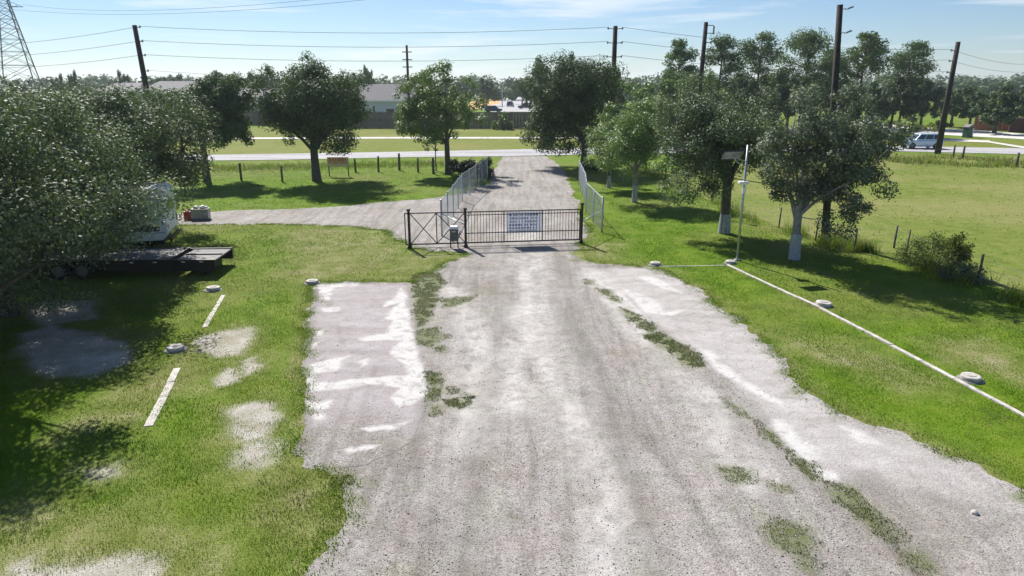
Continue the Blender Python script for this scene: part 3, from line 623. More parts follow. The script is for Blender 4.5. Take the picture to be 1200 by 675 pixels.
def make_tree(name, label, base, height, rx, ry, zlow, clumps, leaves, leaf, mat, trunk_r, seed, bark='bark', group=None, cat='tree', paint=0.0, open_=0.0, fork=None, lean=(0, 0), cr_k=.27, stems=1, off=(0, 0), skirt=2.8, lobes=11):
    rg = np.random.default_rng(seed); rd = random.Random(seed)
    root = empty(name, (base[0], base[1], 0), 0, label, cat, group)
    cz = (height+zlow)/2; rz = (height-zlow)/2
    nlb = lobes; ld = rg.normal(size=(nlb, 3)); ld /= np.linalg.norm(ld, axis=1)[:, None]; ld[:,2] *= .85
    if skirt > 3:
        q_ = nlb//3; aa = np.arange(q_)*2*np.pi/q_; ld[:q_] = np.stack([np.cos(aa), np.sin(aa), np.full(q_, -.62)], 1)
    LC = np.concatenate([ld*rg.uniform(.42, .66, (nlb, 1)), np.zeros((1, 3))]); LR = np.concatenate([rg.uniform(.34, .52, nlb), [.55]])
    pk_ = rg.choice(nlb+1, clumps, p=LR**2/np.sum(LR**2)); d = rg.normal(size=(clumps, 3)); d /= np.linalg.norm(d, axis=1)[:, None]
    C = LC[pk_]+d*(LR[pk_]*rg.uniform(.25+open_*.3, 1, clumps)**.5)[:, None]; ck = cr_k*.8*rg.uniform(.6, 1.25, clumps)
    ext = [np.percentile(C[:,a], 1.) for a in range(3)], [np.percentile(C[:,a], 99.) for a in range(3)]
    for a in range(3): C[:,a] = ((C[:,a]-ext[0][a])/(ext[1][a]-ext[0][a])*2-1)*(1-cr_k*.72)
    C = C*np.array([rx, ry, rz])+np.array([off[0], off[1], cz])
    Rr = ck*(rx+rz)/2; C[:,2] = np.maximum(C[:,2], .25+Rr*.3)
    cn = np.maximum(8, (Rr**2/np.sum(Rr**2)*leaves)).astype(int)
    zf = fork if fork else zlow+.12*(height-zlow)
    zf = max(zf, .8)
    mb = MB(); k0 = .25*rd.uniform(-1, 1)
    for s in range(stems):
        ox = 0 if stems == 1 else (s-.5)*trunk_r*1.6
        tp = [(ox, 0, -.25), (ox+.02, 0, 0), (ox+lean[0]*.3+k0*.1, lean[1]*.3, zf*.5), (ox*1.8+lean[0]*.7+k0*.2, lean[1]*.7, zf), (ox*2.4+lean[0]+k0*.2, lean[1], zf+(height-zf)*.35), (ox*2.4+lean[0], lean[1], zf+(height-zf)*.72)]
        mb.tube(tp, [trunk_r*1.5, trunk_r*1.22, trunk_r*.95, trunk_r*.85, trunk_r*.45, trunk_r*.12], 8)
    nodes = [Vector((lean[0]+k0*.2, lean[1], zf+(height-zf)*q)) for q in (0, .2, .4, .6)]
    nl = 7
    for i in range(nl):
        a = i*2*math.pi/nl+rd.uniform(-.35, .35); e = rd.uniform(.15, .9)
        st = Vector((lean[0]*.7+k0*.2, lean[1]*.7, zf*rd.uniform(.85, 1.05)+(height-zf)*.12*(i % 3)))
        en = Vector((off[0]+math.cos(a)*rx*.62, off[1]+math.sin(a)*ry*.62, cz+rz*(e-.55)*.9))
        md = (st+en)/2+Vector((rd.uniform(-.1, .1)*rx, rd.uniform(-.1, .1)*ry, -.08*rz+rd.uniform(0, .2)*rz))
        r0 = trunk_r*rd.uniform(.42, .6); mb.tube([st, (st+md)/2+Vector((0, 0, .03*rz)), md, (md+en)/2, en], [r0, r0*.8, r0*.6, r0*.38, r0*.15], 6, False)
        nodes += [md, (md+en)/2, en]
    NA = np.array([v[:] for v in nodes])
    pick = rg.permutation(clumps)[:min(clumps, 90)]
    for c in pick:
        p = C[c]; j = np.argmin(((NA-p)**2).sum(1)); q = NA[j]
        if np.linalg.norm(p-q) < .15: continue
        md = (p+q)/2+rg.normal(0, .06, 3)*rx*.5; r0 = trunk_r*.14
        mb.tube([q, md, p], [r0, r0*.7, r0*.25], 4, False)
    mb.build('trunk', M[bark], root, True)
    if paint:
        mbp = MB(); q = paint/(zf*.5)
        mbp.tube([(.02, 0, .02), (.02+(lean[0]*.3+k0*.1)*q*.5, lean[1]*.15*q, paint*.5), (.02+(lean[0]*.3+k0*.1)*q, lean[1]*.3*q, paint)], [trunk_r*1.24, trunk_r*1.14, trunk_r*1.04], 10, False)
        mbp.build('whitewash_band', M['whitewash'], root, True)
    obj('crown', leaf_mesh('crown', C, Rr, cn, leaf[0], leaf[1], rg), M[mat], root)
    return root
def copy_tree(o, loc, rz, s, label):
    c = o.copy(); COL.objects.link(c); c.location = loc; c.rotation_euler = (0, 0, rz); c.scale = s; c['label'] = label
    for ch in o.children:
        k = ch.copy(); COL.objects.link(k); k.parent = c
    return c
def ptree(name, label, bpx, top, left, right, bottom, **k):
    """tree from its base and outline in the photograph, at its real place and size"""
    b = at(*bpx); y = b.y; zt = zat(top, y); zl = max(.2, zat(bottom, y)); zc = (zt+zl)/2
    xl, xr = xat(left, y, zc), xat(right, y, zc); rx = (xr-xl)/2
    ry = k.pop('ry', rx)
    return make_tree(name, label, (b.x, b.y), zt, rx, ry, zl, off=((xl+xr)/2-b.x, 0), **k)
G_L = 'oaks along the left edge of the lawn'
make_tree('live_oak', 'large silvery green oak with low skirts, nearest whole crown at the left edge', (-16.8, 21.6), 7.4, 5.2, 4.8, .5, 360, 150000, (.108, .056), 'leaf_oak', .3, 1, group=G_L, skirt=2.8, lobes=16)
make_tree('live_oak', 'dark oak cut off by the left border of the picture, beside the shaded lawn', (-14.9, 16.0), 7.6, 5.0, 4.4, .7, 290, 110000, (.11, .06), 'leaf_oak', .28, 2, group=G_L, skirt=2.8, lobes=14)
make_tree('live_oak', 'oak leaning over the flatbed trailer, between the nearest oak and the camper', (-17.9, 28.75), 7.3, 3.9, 3.6, 3.4, 190, 56000, (.12, .062), 'leaf_oak', .24, 15, group=G_L, lobes=13)
make_tree('live_oak', 'oak hanging over the white camper', (-19.3, 34.6), 7.3, 4.5, 4.0, 1.7, 220, 62000, (.13, .068), 'leaf_oak', .3, 3, group=G_L, skirt=3.5, lobes=14)
make_tree('live_oak', 'tall oak behind the nearest left oak, under the lattice tower', (-23.5, 29.5), 7.6, 5.0, 4.4, .8, 190, 46000, (.14, .07), 'leaf_oak', .3, 4, group=G_L)
make_tree('live_oak', 'oak at the far left beneath the steel tower, farthest of that clump', (-31, 37.0), 7.2, 5.4, 4.4, .8, 130, 24000, (.17, .085), 'leaf_oak_dark', .3, 5, group=G_L)
G_M = 'trees along the road side of the lawn'
b2 = at(246, 214)
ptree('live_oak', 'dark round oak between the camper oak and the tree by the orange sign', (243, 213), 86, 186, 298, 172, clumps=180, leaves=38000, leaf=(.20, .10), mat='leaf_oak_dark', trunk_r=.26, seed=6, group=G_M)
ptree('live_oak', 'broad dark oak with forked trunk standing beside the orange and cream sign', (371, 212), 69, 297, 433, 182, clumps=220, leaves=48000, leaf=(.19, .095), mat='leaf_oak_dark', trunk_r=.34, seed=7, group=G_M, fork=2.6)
ptree('shade_tree', 'lighter open crowned tree behind the clipped hedge left of the drive mouth', (525, 204), 72, 460, 572, 168, clumps=150, leaves=21000, leaf=(.19, .10), mat='leaf_light', trunk_r=.24, seed=8, group=G_M, open_=.6, cr_k=.22, fork=2.6)
ptree('sapling', 'thin sapling with sparse pale leaves just left of the open crowned tree', (511, 200), 150, 494, 522, 178, clumps=22, leaves=1300, leaf=(.14, .07), mat='leaf_light', trunk_r=.05, seed=9, open_=.5)
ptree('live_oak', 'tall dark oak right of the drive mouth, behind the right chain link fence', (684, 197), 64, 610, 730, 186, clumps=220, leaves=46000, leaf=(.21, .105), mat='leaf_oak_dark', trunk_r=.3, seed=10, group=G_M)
G_R = 'trees on the lawn right of the gate'
ptree('young_tree', 'small pale tree nearest the right chain link fence', (713, 220), 118, 684, 750, 198, clumps=90, leaves=11000, leaf=(.16, .08), mat='leaf_light', trunk_r=.13, seed=11, group=G_R, paint=.9)
ptree('young_tree', 'mid sized light green tree with pale trunk between the small tree and the big oak', (743, 237), 104, 697, 802, 208, clumps=140, leaves=24000, leaf=(.14, .07), mat='leaf_light', trunk_r=.15, seed=12, group=G_R, bark='bark_pale', paint=1.1)
ptree('live_oak', 'big dense oak just behind the solar light pole', (848, 273), 80, 766, 910, 238, clumps=260, leaves=56000, leaf=(.12, .06), mat='leaf_oak', trunk_r=.27, seed=13, group=G_R, paint=1.0, cr_k=.25)
ptree('grey_oak', 'airy grey leaved tree with pale forked trunk right of the solar light pole', (930, 304), 94, 884, 1040, 268, clumps=200, leaves=46000, leaf=(.11, .06), mat='leaf_grey', trunk_r=.21, seed=14, group=G_R, bark='bark_pale', paint=1.15, open_=.5, cr_k=.22, fork=1.9)
# hedge by the drive
hb = at(553, 210); hz = 1.65
hr = empty('hedge', (hb.x, hb.y+1, 0), 0, 'dark clipped hedge beside the left chain link fence', 'hedge')
rg = np.random.default_rng(5); C = np.stack([rg.uniform(-1.7, 1.5, 60), rg.uniform(-.9, 1.6, 60), rg.uniform(.3, hz-.35, 60)], 1)
obj('foliage', leaf_mesh('foliage', C, np.full(60, .42), np.full(60, 160), .13, .08, rg), M['leaf_hedge'], hr)
mb = MB()
for c in C[:14]: mb.tube([(c[0]*.4, c[1]*.4, 0), tuple(c)], [.03, .01], 5, False)
mb.build('stem', M['bark'], hr)

# bushes along the fence on the right
def bush(name, label, x, y, w, h, n, mat, seed, leaf=(.1, .03), cat='bush', group=None):
    rg = np.random.default_rng(seed); root = empty(name, (x, y, 0), 0, label, cat, group); k = max(10, int(n/70))
    a = rg.uniform(0, 6.28, k); r = w*rg.uniform(0, 1, k)**.6; z = h*rg.uniform(.12, .9, k)*(1-.45*(r/w)**2)
    C = np.stack([r*np.cos(a), r*np.sin(a), z], 1)
    obj('foliage', leaf_mesh('foliage', C, np.full(k, .2*min(w, h)+.1), np.full(k, n//k), leaf[0], leaf[1], rg, 1.0, .2, .5, 1.3), M[mat], root)
    mb = MB()
    for c in C[:12]: mb.tube([(c[0]*.25, c[1]*.25, -.05), (c[0]*.6, c[1]*.6, c[2]*.6), tuple(c)], [.02, .014, .006], 4, False)
    mb.build('stem', M['bark'], root); return root
bush('roadside_bush', 'pale feathery bush at the wire fence, left of the yellow sapling', 17.4, 27.6, 1.3, 1.5, 4200, 'leaf_weed', 41, (.13, .03))
bush('roadside_bush', 'dark low bush at the foot of the yellow sapling', 17.6, 25.9, .9, .8, 2600, 'leaf_oak', 42, (.10, .04))
bush('sapling', 'yellow green sapling at the wire fence on the right', 17.8, 26.6, .55, 1.95, 2200, 'leaf_yellow', 43, (.12, .04), 'sapling')
# tall weeds along the fence
fl = [(18.6, 17), (18.2, 21.5), (17.9, 25.2), (17.4, 29.4), (15.7, 30.8), (14.9, 32.8), (13.4, 40), (12.5, 50), (11.6, 61)]
n = 15000; t = rng.uniform(0, len(fl)-1.001, n); i = t.astype(int); f = t-i; FA = np.array(fl); P = FA[i]*(1-f)[:,None]+FA[i+1]*f[:,None]
P = P+rng.normal(0, .42, (n, 2)); k = fbm(P[:,0]*.7, P[:,1]*.7, 3.) > .44; P = P[k]
tag(blades('fence_weed', P[:,0], P[:,1], rng.uniform(.2, .75, len(P)), rng.uniform(.012, .03, len(P)), np.clip(rng.normal(.62, .2, len(P)), 0, 1), M['grass_blade'], .01, .5), 'tall dry weeds along the wire fence', 'weed', kind='stuff')
n = 9000; px = rng.uniform(1000, 1215, n); pts = np.array([at(a, b_)[:2] for a, b_ in zip(px, 184+(px-1000)*.03+rng.normal(3, 2.6, n))])
kk = fbm(pts[:,0]*.25, pts[:,1]*.25, 9.)+rng.uniform(-.15, .15, n) > .47; pts = pts[kk]; n = len(pts)
tag(blades('roadside_weed', pts[:,0], pts[:,1], rng.uniform(.12, .6, n), rng.uniform(.05, .11, n), np.clip(rng.normal(.74, .16, n), 0, 1), M['grass_blade'], .01, .6), 'tall rough weeds along the road beyond the pasture', 'weed', kind='stuff')
n = 5000; px = rng.uniform(250, 520, n); pts = np.array([at(a, b_)[:2] for a, b_ in zip(px, 198-(px-250)*.02+rng.normal(0, 2.0, n))])
tag(blades('fence_line_weed', pts[:,0], pts[:,1], rng.uniform(.1, .4, n), rng.uniform(.03, .07, n), np.clip(rng.normal(.66, .2, n), 0, 1), M['grass_blade'], .01, .6), 'dry weeds under the post fence near the orange sign', 'weed', kind='stuff')

# pines and far trees
def make_pine(name, label, base, height, rad, z0, seed, n=9000, group='tall pines beyond the road', flat=.75):
    rg = np.random.default_rng(seed); rd = random.Random(seed); root = empty(name, (*base, 0), 0, label, 'tree', group); mb = MB()
    bx, by = rd.uniform(-.4, .4), rd.uniform(-.3, .3)
    mb.tube([(0,0,-.3), (bx*.5, by*.5, height*.35), (bx, by, height*.7), (bx*.8, by, height*.98)], [.24, .19, .13, .03], 7); C, Rr = [], []
    for i in range(80):
        q = rd.random(); z = z0+(height-z0)*q; prof = math.sin(math.pi*(.2+.78*q)**.85)**.6; r = rad*prof*rd.uniform(.45, 1.05); a = rd.uniform(0, 6.28)
        p = Vector((bx+r*math.cos(a), by+r*math.sin(a), z+r*.16)); st = Vector((bx, by, z-r*.15)); mb.tube([st, (st+p)/2+Vector((0,0,.1)), p], [.06, .045, .015], 4, False)
        C.append(p[:]); Rr.append(rd.uniform(.6, 1.1)*rad*.30)
        C.append(((st+p*2)/3)[:]); Rr.append(rd.uniform(.5, .9)*rad*.22)
    mb.build('trunk', M['bark_pine'], root, True); C = np.array(C); Rr = np.array(Rr)
    obj('crown', leaf_mesh('crown', C, Rr, np.maximum(10, Rr**2/np.sum(Rr**2)*n).astype(int), .40, .16, rg, flat, .5, .7, 1.1), M['leaf_pine'], root); return root
def ppine(label, px, top, half, low, y, seed, **k):
    zt = zat(top, y); x = xat(px, y, zt*.7); return make_pine('pine_tree', label, (x, y), zt, half/FPX*dep(y, zt*.7), max(2, zat(low, y)), seed, **k)
ppine('bushy pine left of the pole with the bracket', 797, 50, 26, 125, 112, 51)
ppine('pine just right of the pole with the bracket', 842, 44, 30, 128, 118, 52)
ppine('pine standing over the big dense oak', 890, 41, 36, 130, 120, 53, n=11000)
ppine('broad pine left of the tall floodlight pole', 944, 40, 46, 130, 112, 54, n=13000)
ppine('slender bare trunked pine right of the tall floodlight pole', 1015, 42, 28, 92, 108, 55, n=6500)
ppine('round topped pine above the white car', 1063, 52, 32, 110, 122, 56, n=8500)
ppine('small pine peeping over the grey leaved tree', 975, 60, 26, 120, 128, 57, n=6000)
protos = []
def farproto(seed, mat, cl=60, lv=6500, leaf=(.42, .26)): return make_tree('broadleaf_tree', 'x', (0, 0), 8, 4.6, 4.4, 1.4, cl, lv, leaf, mat, .28, seed, group='trees beyond the road')
pr = [farproto(61, 'leaf_far'), farproto(62, 'leaf_oak_dark'), farproto(63, 'leaf_light')]; used = [False]*3
def far_tree(k, label, px, top, half, y):
    zt = zat(top, y); w = half/FPX*dep(y, zt*.5)/4.6; x = xat(px, y, zt*.5); loc = (x, y, 0); s = (w, w, zt/8); rz = (px*.37) % 6.28
    if not used[k]:
        used[k] = True; o = pr[k]; o.location = loc; o.rotation_euler = (0, 0, rz); o.scale = s; o['label'] = label; return o
    return copy_tree(pr[k], loc, rz, s, label)
for k, lb, px, top, half, y in [
    (1, 'dark oak behind the round pine, left of the white car', 1020, 98, 24, 116), (1, 'dark low oak directly above the white car', 1048, 92, 26, 120), (1, 'dark spreading oak just left of the right hand utility pole', 1082, 98, 26, 118),
    (0, 'oak just right of the right hand utility pole', 1118, 102, 26, 124), (0, 'green oak above the small green cabinet', 1140, 103, 24, 132), (1, 'oak with dark trunk in front of the red board fence', 1170, 102, 36, 108), (0, 'oak at the right border above the brick wall', 1205, 101, 24, 118), (1, 'dark oak at the right border behind the brick wall', 1215, 104, 34, 128),
    (2, 'yellow green tree right of the dark drive mouth oak', 712, 78, 16, 100), (2, 'low yellow green tree behind the middle utility pole', 745, 96, 24, 92), (2, 'bright green tree left of the bracket pole', 775, 92, 26, 96), (0, 'green tree behind the light green tree', 725, 104, 22, 88),
    (0, 'tree peeping left of the drive mouth oak', 632, 68, 22, 150), (0, 'round topped tree behind the drive mouth oak', 664, 64, 20, 140), (0, 'tree left of the far car park mast', 612, 90, 14, 260),
    (2, 'green tree behind the pines on the left', 820, 84, 26, 100), (0, 'green tree under the middle pines', 870, 86, 30, 104), (0, 'green tree under the broad pine', 925, 84, 32, 104), (1, 'dark tree under the slender pine', 990, 96, 26, 108),
    (0, 'tree behind the camper oak near the left utility pole', 147, 84, 11, 200), (0, 'pointed tree behind the left oaks', 88, 84, 9, 170), (0, 'tree behind the left oaks near the steel tower', 70, 88, 10, 180), (0, 'low tree at the foot of the steel tower', 22, 94, 14, 190), (1, 'dark low tree left of the steel tower foot', -5, 98, 18, 160),
    (0, 'tree behind the grey roof right of the left utility pole', 205, 88, 16, 220), (0, 'tree between the two left grey roofs', 185, 92, 14, 210), (0, 'tree behind the dark round oak', 262, 84, 18, 230), (0, 'tree peeping between the round and the broad oak', 300, 86, 16, 200), (0, 'tree left above the broad oak', 318, 78, 16, 190),
    (0, 'tree right of the broad oak behind the grey roof', 424, 82, 14, 200), (0, 'tree with pointed top above the grey roofed house', 432, 78, 8, 215), (0, 'tree behind the thin far pole', 492, 88, 14, 230), (0, 'tree right behind the open crowned tree', 570, 92, 14, 240)]:
    far_tree(k, lb, px, top, half, y)
# distant wood on the skyline
rg = np.random.default_rng(77); C = []; Rr = []
for y, zt, cnt in ((330, 9.5, 520), (420, 12, 520), (600, 16, 420)):
    x = rg.uniform(-.95*y, .95*y, cnt); z = zt*rg.uniform(.15, .75, cnt)*(.7+.5*vnoise(x*.02, x*0+y, 3.)); C.append(np.stack([x, y+rg.uniform(-12, 12, cnt), z], 1)); Rr.append(zt*rg.uniform(.25, .42, cnt))
C = np.concatenate(C); Rr = np.concatenate(Rr)
tag(obj('distant_woodland', leaf_mesh('distant_woodland', C, Rr, np.full(len(C), 42), 2.4, 1.7, rg), M['leaf_far']), 'distant blue green wood along the skyline', 'woodland', kind='stuff')

# ------------------------------------------------------------------ gate, fences, signs
gl, gm_, gr_ = at(480.5, 291), at(546, 290), at(681, 285)
def gate_post(label, p, h):
    r = empty('gate_post', (p.x, p.y, 0), 0, label, 'post', 'black posts of the sliding gate')
    bevel(MB().box(-.055, .055, -.055, .055, -.2, h).build('shaft', M['black_steel'], r), .008)
    bevel(MB().box(-.085, .085, -.085, .085, h-.02, h+.07).build('cap', M['black_steel'], r), .02)
    MB().box(-.09, .09, -.09, .09, .02, .14).build('roller_bracket', M['black_steel'], r); return r
gate_post('black steel post at the left end of the sliding gate', gl, 1.8)
gate_post('black steel post between the braced and the barred part of the gate', gm_, 1.82)
gate_post('black steel post at the right end of the sliding gate', gr_, 1.9)
gdir = (gr_-gl).normalized(); ga = math.atan2(gdir.y, gdir.x)
gate = empty('sliding_gate', (gl.x, gl.y+.12, 0), ga, 'black steel sliding gate with cross braced tail, closed across the gravel drive', 'gate')
Lt = (gr_-gl).length; xm = (gm_-gl).length; z0, z1 = .13, 1.66; xl = -.22; xr = Lt-.06
mb = MB(); mb.box(xl, xr, -.022, .022, z1-.05, z1); mb.build('top_rail', M['rail_steel'], gate)
mb = MB(); mb.box(xl, xr, -.024, .024, z0, z0+.06); mb.build('bottom_rail', M['rail_steel'], gate)
MB().box(xm, xr, -.018, .018, z1-.19, z1-.155).build('upper_rail', M['rail_steel'], gate)
MB().box(xm, xr, -.018, .018, .60, .64).build('mid_rail', M['rail_steel'], gate)
ums = [xl+.02, xm*.48, xm, xm+(xr-xm)*.33, xm+(xr-xm)*.665, xr-.02]
for x in ums: MB().box(x-.024, x+.024, -.026, .026, z0+.06, z1-.05).build('upright', M['rail_steel'], gate)
for a, b_ in ((.05, xm*.48-.02), (xm*.48+.02, xm-.05)):
    MB().bar((a, -.012, z0+.06), (b_, -.012, z1-.06), .04, .02, (0,1,0)).build('brace', M['rail_steel'], gate)
    MB().bar((a, .012, z1-.06), (b_, .012, z0+.06), .04, .02, (0,1,0)).build('brace', M['rail_steel'], gate)
pk = MB().box(-.01, .01, -.01, .01, z0+.05, z1-.04).mesh('picket')
xs = np.linspace(xm, xr, 40)[1:-1]
for x in xs:
    if min(abs(x-u) for u in ums) > .04: obj('picket', pk, M['rail_steel'], gate, (x, 0, 0))
# notice behind the gate bars
sx0, sx1 = xat(594.5, 32, 1.1)-gl.x, xat(636, 32, 1.1)-gl.x
sg = empty('notice_board', (gl.x+gdir.x*sx0, gl.y+.12+gdir.y*sx0+.035, 0), ga, 'white notice with rows of dark lettering hung behind the gate bars', 'sign')
sw = sx1-sx0; MB().box(0, sw, 0, .012, .56, 1.58).build('panel', M['banner_cloth'], sg)
rd = random.Random(3); rows = [(1.43, .085), (1.27, .085), (1.11, .09), (.95, .085), (.80, .07), (.68, .05)]
for rz_, rh in rows:
    mb = MB(); x = .1+rd.uniform(0, .1)
    while x < sw-.2:
        w = rd.uniform(.05, .07); mb.box(x, x+w*.75, -.004, -.001, rz_-rh/2, rz_+rh/2*rd.uniform(.8, 1)); x += w+(.09 if rd.random() < .16 else .012)
    tag(mb.build('lettering', M['sign_ink'], sg), kind='stuff')
# gate motor box
p = at(532.5, 290.5)
ob = empty('gate_opener', (p.x, p.y, 0), 0, 'grey gate opener box with white lid on two short legs', 'box')
bevel(MB().box(-.19, .19, -.15, .15, .36, .92).build('housing', M['box_grey'], ob), .02)
mb = MB(); mb.add([(-.21,-.17,.92),(.21,-.17,.92),(.21,.17,.92),(-.21,.17,.92),(-.17,-.12,1.03),(.17,-.12,1.03),(.17,.13,1.05),(-.17,.13,1.05)], [(3,2,1,0),(4,5,6,7),(0,1,5,4),(1,2,6,5),(2,3,7,6),(3,0,4,7)]); bevel(mb.build('lid', M['white_paint'], ob), .015)
for x in (-.17, .17): MB().box(x-.025, x+.025, -.03, .03, -.05, .36).build('leg', M['black_steel'], ob)
MB().box(-.09, .09, -.156, -.15, .78, .84).build('label_plate', M['galvanised'], ob)
MB().tube([(.19, -.02, .66), (.27, -.02, .66), (.27, -.02, .76)], .03, 8).build('chain_guide', M['black_steel'], ob)

def chain_fence(label, pts, h=1.8):
    root = empty('chain_link_fence', (pts[0][0], pts[0][1], 0), 0, label, 'fence', 'chain link fences flanking the drive')
    o = Vector(pts[0]); P = [Vector(p)-o for p in pts]; tops = []; seq = []
    for a, b_ in zip(P[:-1], P[1:]):
        k = max(1, round((b_-a).length/2.6)); seq += [a.lerp(b_, i/k) for i in range(k)]
    seq.append(P[-1])
    for i, p in enumerate(seq):
        r = .048 if i in (0, len(seq)-1) else .034
        mb = MB().tube([(p.x, p.y, -.3), (p.x, p.y, h)], r, 10); po = mb.build('fence_post', M['galvanised'], root, True)
        MB().tube([(p.x, p.y, h), (p.x, p.y, h+.03), (p.x, p.y, h+.06)], [r*1.25, r*1.2, r*.4], 10).build('post_cap', M['galvanised'], po, True)
    for a, b_ in zip(seq[:-1], seq[1:]): MB().tube([(a.x, a.y, h-.03), (b_.x, b_.y, h-.03)], .02, 6).build('top_rail', M['galvanised'], root)
    mb = MB(); s = .085; w = .0032
    for a, b_ in zip(seq[:-1], seq[1:]):
        L_ = (b_-a).length; d = (b_-a)/L_; n_ = Vector((-d.y, d.x)); hh = h-.06
        for sgn in (1, -1):
            for t0 in np.arange(-hh, L_+hh, s):
                # diagonal from (t0,0) to (t0+sgn*hh, hh) clipped to [0,L]
                ta, tb = t0, t0+sgn*hh; z_a, z_b = 0.02, hh
                lo, hi = min(ta, tb), max(ta, tb)
                if hi <= 0 or lo >= L_: continue
                f0 = 0.0; f1 = 1.0
                for bd in (0.0, L_):
                    f = (bd-ta)/(tb-ta)
                    if 0 < f < 1:
                        if (ta < bd and bd == 0.0) or (ta > bd and bd == L_): f0 = max(f0, f)
                        else: f1 = min(f1, f)
                if f1-f0 < .01: continue
                q0 = a+d*(ta+(tb-ta)*f0); q1 = a+d*(ta+(tb-ta)*f1)
                A = Vector((q0.x, q0.y, z_a+(z_b-z_a)*f0)); B = Vector((q1.x, q1.y, z_a+(z_b-z_a)*f1)); dd = (B-A).normalized()
                e = dd.cross(Vector((n_.x, n_.y, 0))).normalized()*w*.5; nn = Vector((n_.x, n_.y, 0))*w*.5
                mb.add([A-e, A+e, A+nn*1.7, B-e, B+e, B+nn*1.7], [(0,1,4,3),(1,2,5,4),(2,0,3,5)])
    me = bpy.data.meshes.new('wire_mesh'); me.from_pydata(mb.v, [], mb.f); me.update(); tag(obj('wire_mesh', me, M['chain_wire'], root), kind='stuff')
    return root
cl_ = chain_fence('galvanised chain link fence left of the drive, ending at the dark hedge', [(-3.55, 33.9), (-3.24, 44.5), (-1.96, 54.4)])
cr2 = chain_fence('galvanised chain link fence right of the drive, ending by the dark oak', [(4.66, 34.8), (4.42, 40.4), (4.8, 44.8), (5.1, 52.0)])
MB().tube([(0, 0, 1.15), (gm_.x+3.55, gm_.y-33.9+.1, 1.05)], .024, 8).build('brace_rail', M['galvanised'], cl_, True)
MB().tube([(0, 0, 1.15), (gr_.x-4.66, gr_.y-34.8+.1, 1.05)], .024, 8).build('brace_rail', M['galvanised'], cr2, True)

def wire_fence(label, pts, h, r, mat, wires, hs=None):
    root = empty('wire_fence', (pts[0][0], pts[0][1], 0), 0, label, 'fence'); o = Vector(pts[0]); rd = random.Random(len(pts))
    P = [Vector(p)-o for p in pts]; H_ = [h*rd.uniform(.9, 1.12) for _ in P]; tl = [(rd.uniform(-.05, .05), rd.uniform(-.05, .05)) for _ in P]
    for p, hh, t in zip(P, H_, tl):
        rr = r*rd.uniform(.8, 1.15); MB().tube([(p.x, p.y, -.3), (p.x+t[0]*.5, p.y+t[1]*.5, hh*.5), (p.x+t[0], p.y+t[1], hh)], [rr*1.05, rr, rr*.92], 7).build('fence_post', M[mat], root, True)
    for z in wires:
        mb = MB()
        for (a, ta), (b_, tb) in zip(list(zip(P, tl))[:-1], list(zip(P, tl))[1:]):
            mb.tube([(a.x+ta[0]*z/h, a.y+ta[1]*z/h, z), ((a.x+b_.x)/2, (a.y+b_.y)/2, z-.015), (b_.x+tb[0]*z/h, b_.y+tb[1]*z/h, z)], .006, 4, False)
        mb.build('strand', M['galvanised'], root)
    return root
fr = [(18.4, 18.8), (18.05, 22.9), (17.9, 25.2), (17.45, 29.4), (17.9, 31.2), (15.7, 30.5), (14.9, 32.8), (14.3, 36), (13.6, 40), (13.1, 44.5), (12.6, 49), (12.1, 54), (11.6, 59.5)]
wire_fence('wire fence on thin dark posts between the right lawn and the pasture', fr, 1.15, .045, 'post_wood', (.35, .7, 1.02))
fpx = [(240,213),(283,211),(331,213),(372,206),(417,202),(443.5,201.5),(468,199.5),(490,202),(508,204)]
pf = wire_fence('post and wire fence between the left lawn and the road', [tuple(at(*p)[:2]) for p in fpx], 1.35, .10, 'post_wood', (.5, 1.0))
wire_fence('short roadside post fence right of the right hand utility pole', [tuple(at(*p)[:2]) for p in [(1040,188),(1117,184.5),(1128,186),(1191,196),(1240,200)]], 1.2, .12, 'post_wood', (.5, .9))
# orange and cream board on the post fence
y = 57.0; p = Vector((xat(383.5, y, 1.2), y, 0)); w = xat(408.5, y, 1.2)-p.x
sb = empty('sign_board', p, 0, 'orange and cream banner sign under the broad oak', 'sign')
MB().box(0, w, 0, .03, zat(195, y), zat(184.2, y)).build('panel', M['sign_cream'], sb)
za, zb = zat(195, y), zat(184.2, y); hh = zb-za
rd = random.Random(8)
for f0, f1 in ((.56, .9), (.34, .48)):
    mb = MB(); x = .12
    while x < w-.2:
        q = rd.uniform(.07, .12); mb.box(x, x+q, -.006, -.002, za+f0*hh, za+f1*hh); x += q+rd.choice((.025, .025, .09))
    tag(mb.build('lettering', M['sign_orange'], sb), kind='stuff')
for x in (.08, w-.08): MB().box(x-.04, x+.04, .031, .10, -.1, zb).build('support', M['post_wood'], sb)

# ------------------------------------------------------------------ utility poles and wires
def pole(label, x, y, h, r, lean=(0, 0), arms=None, plates=True):
    root = empty('utility_pole', (x, y, 0), 0, label, 'utility pole', 'timber utility poles')
    MB().tube([(0, 0, -.5), (lean[0]*.5, lean[1]*.5, h*.5), (lean[0], lean[1], h)], [r*1.25, r*1.05, r*.85], 10).build('shaft', M['pole_wood'], root, True)
    return root
def insulators(root, zs, r, side=(1,), lean=(0, 0), h=12., ln=.5):
    for z in zs:
        for s in side:
            c = Vector((lean[0]*z/h, lean[1]*z/h, z))
            a = MB().tube([c+Vector((s*r*.5, 0, 0)), c+Vector((s*(r+ln), 0, .05))], .04, 6).build('insulator_arm', M['insulator'], root, True)
            MB().tube([c+Vector((s*(r+ln), 0, -.06)), c+Vector((s*(r+ln), 0, .02)), c+Vector((s*(r+ln), 0, .1)), c+Vector((s*(r+ln), 0, .18))], [.05, .09, .07, .04], 8).build('insulator', M['insulator'], a, True)
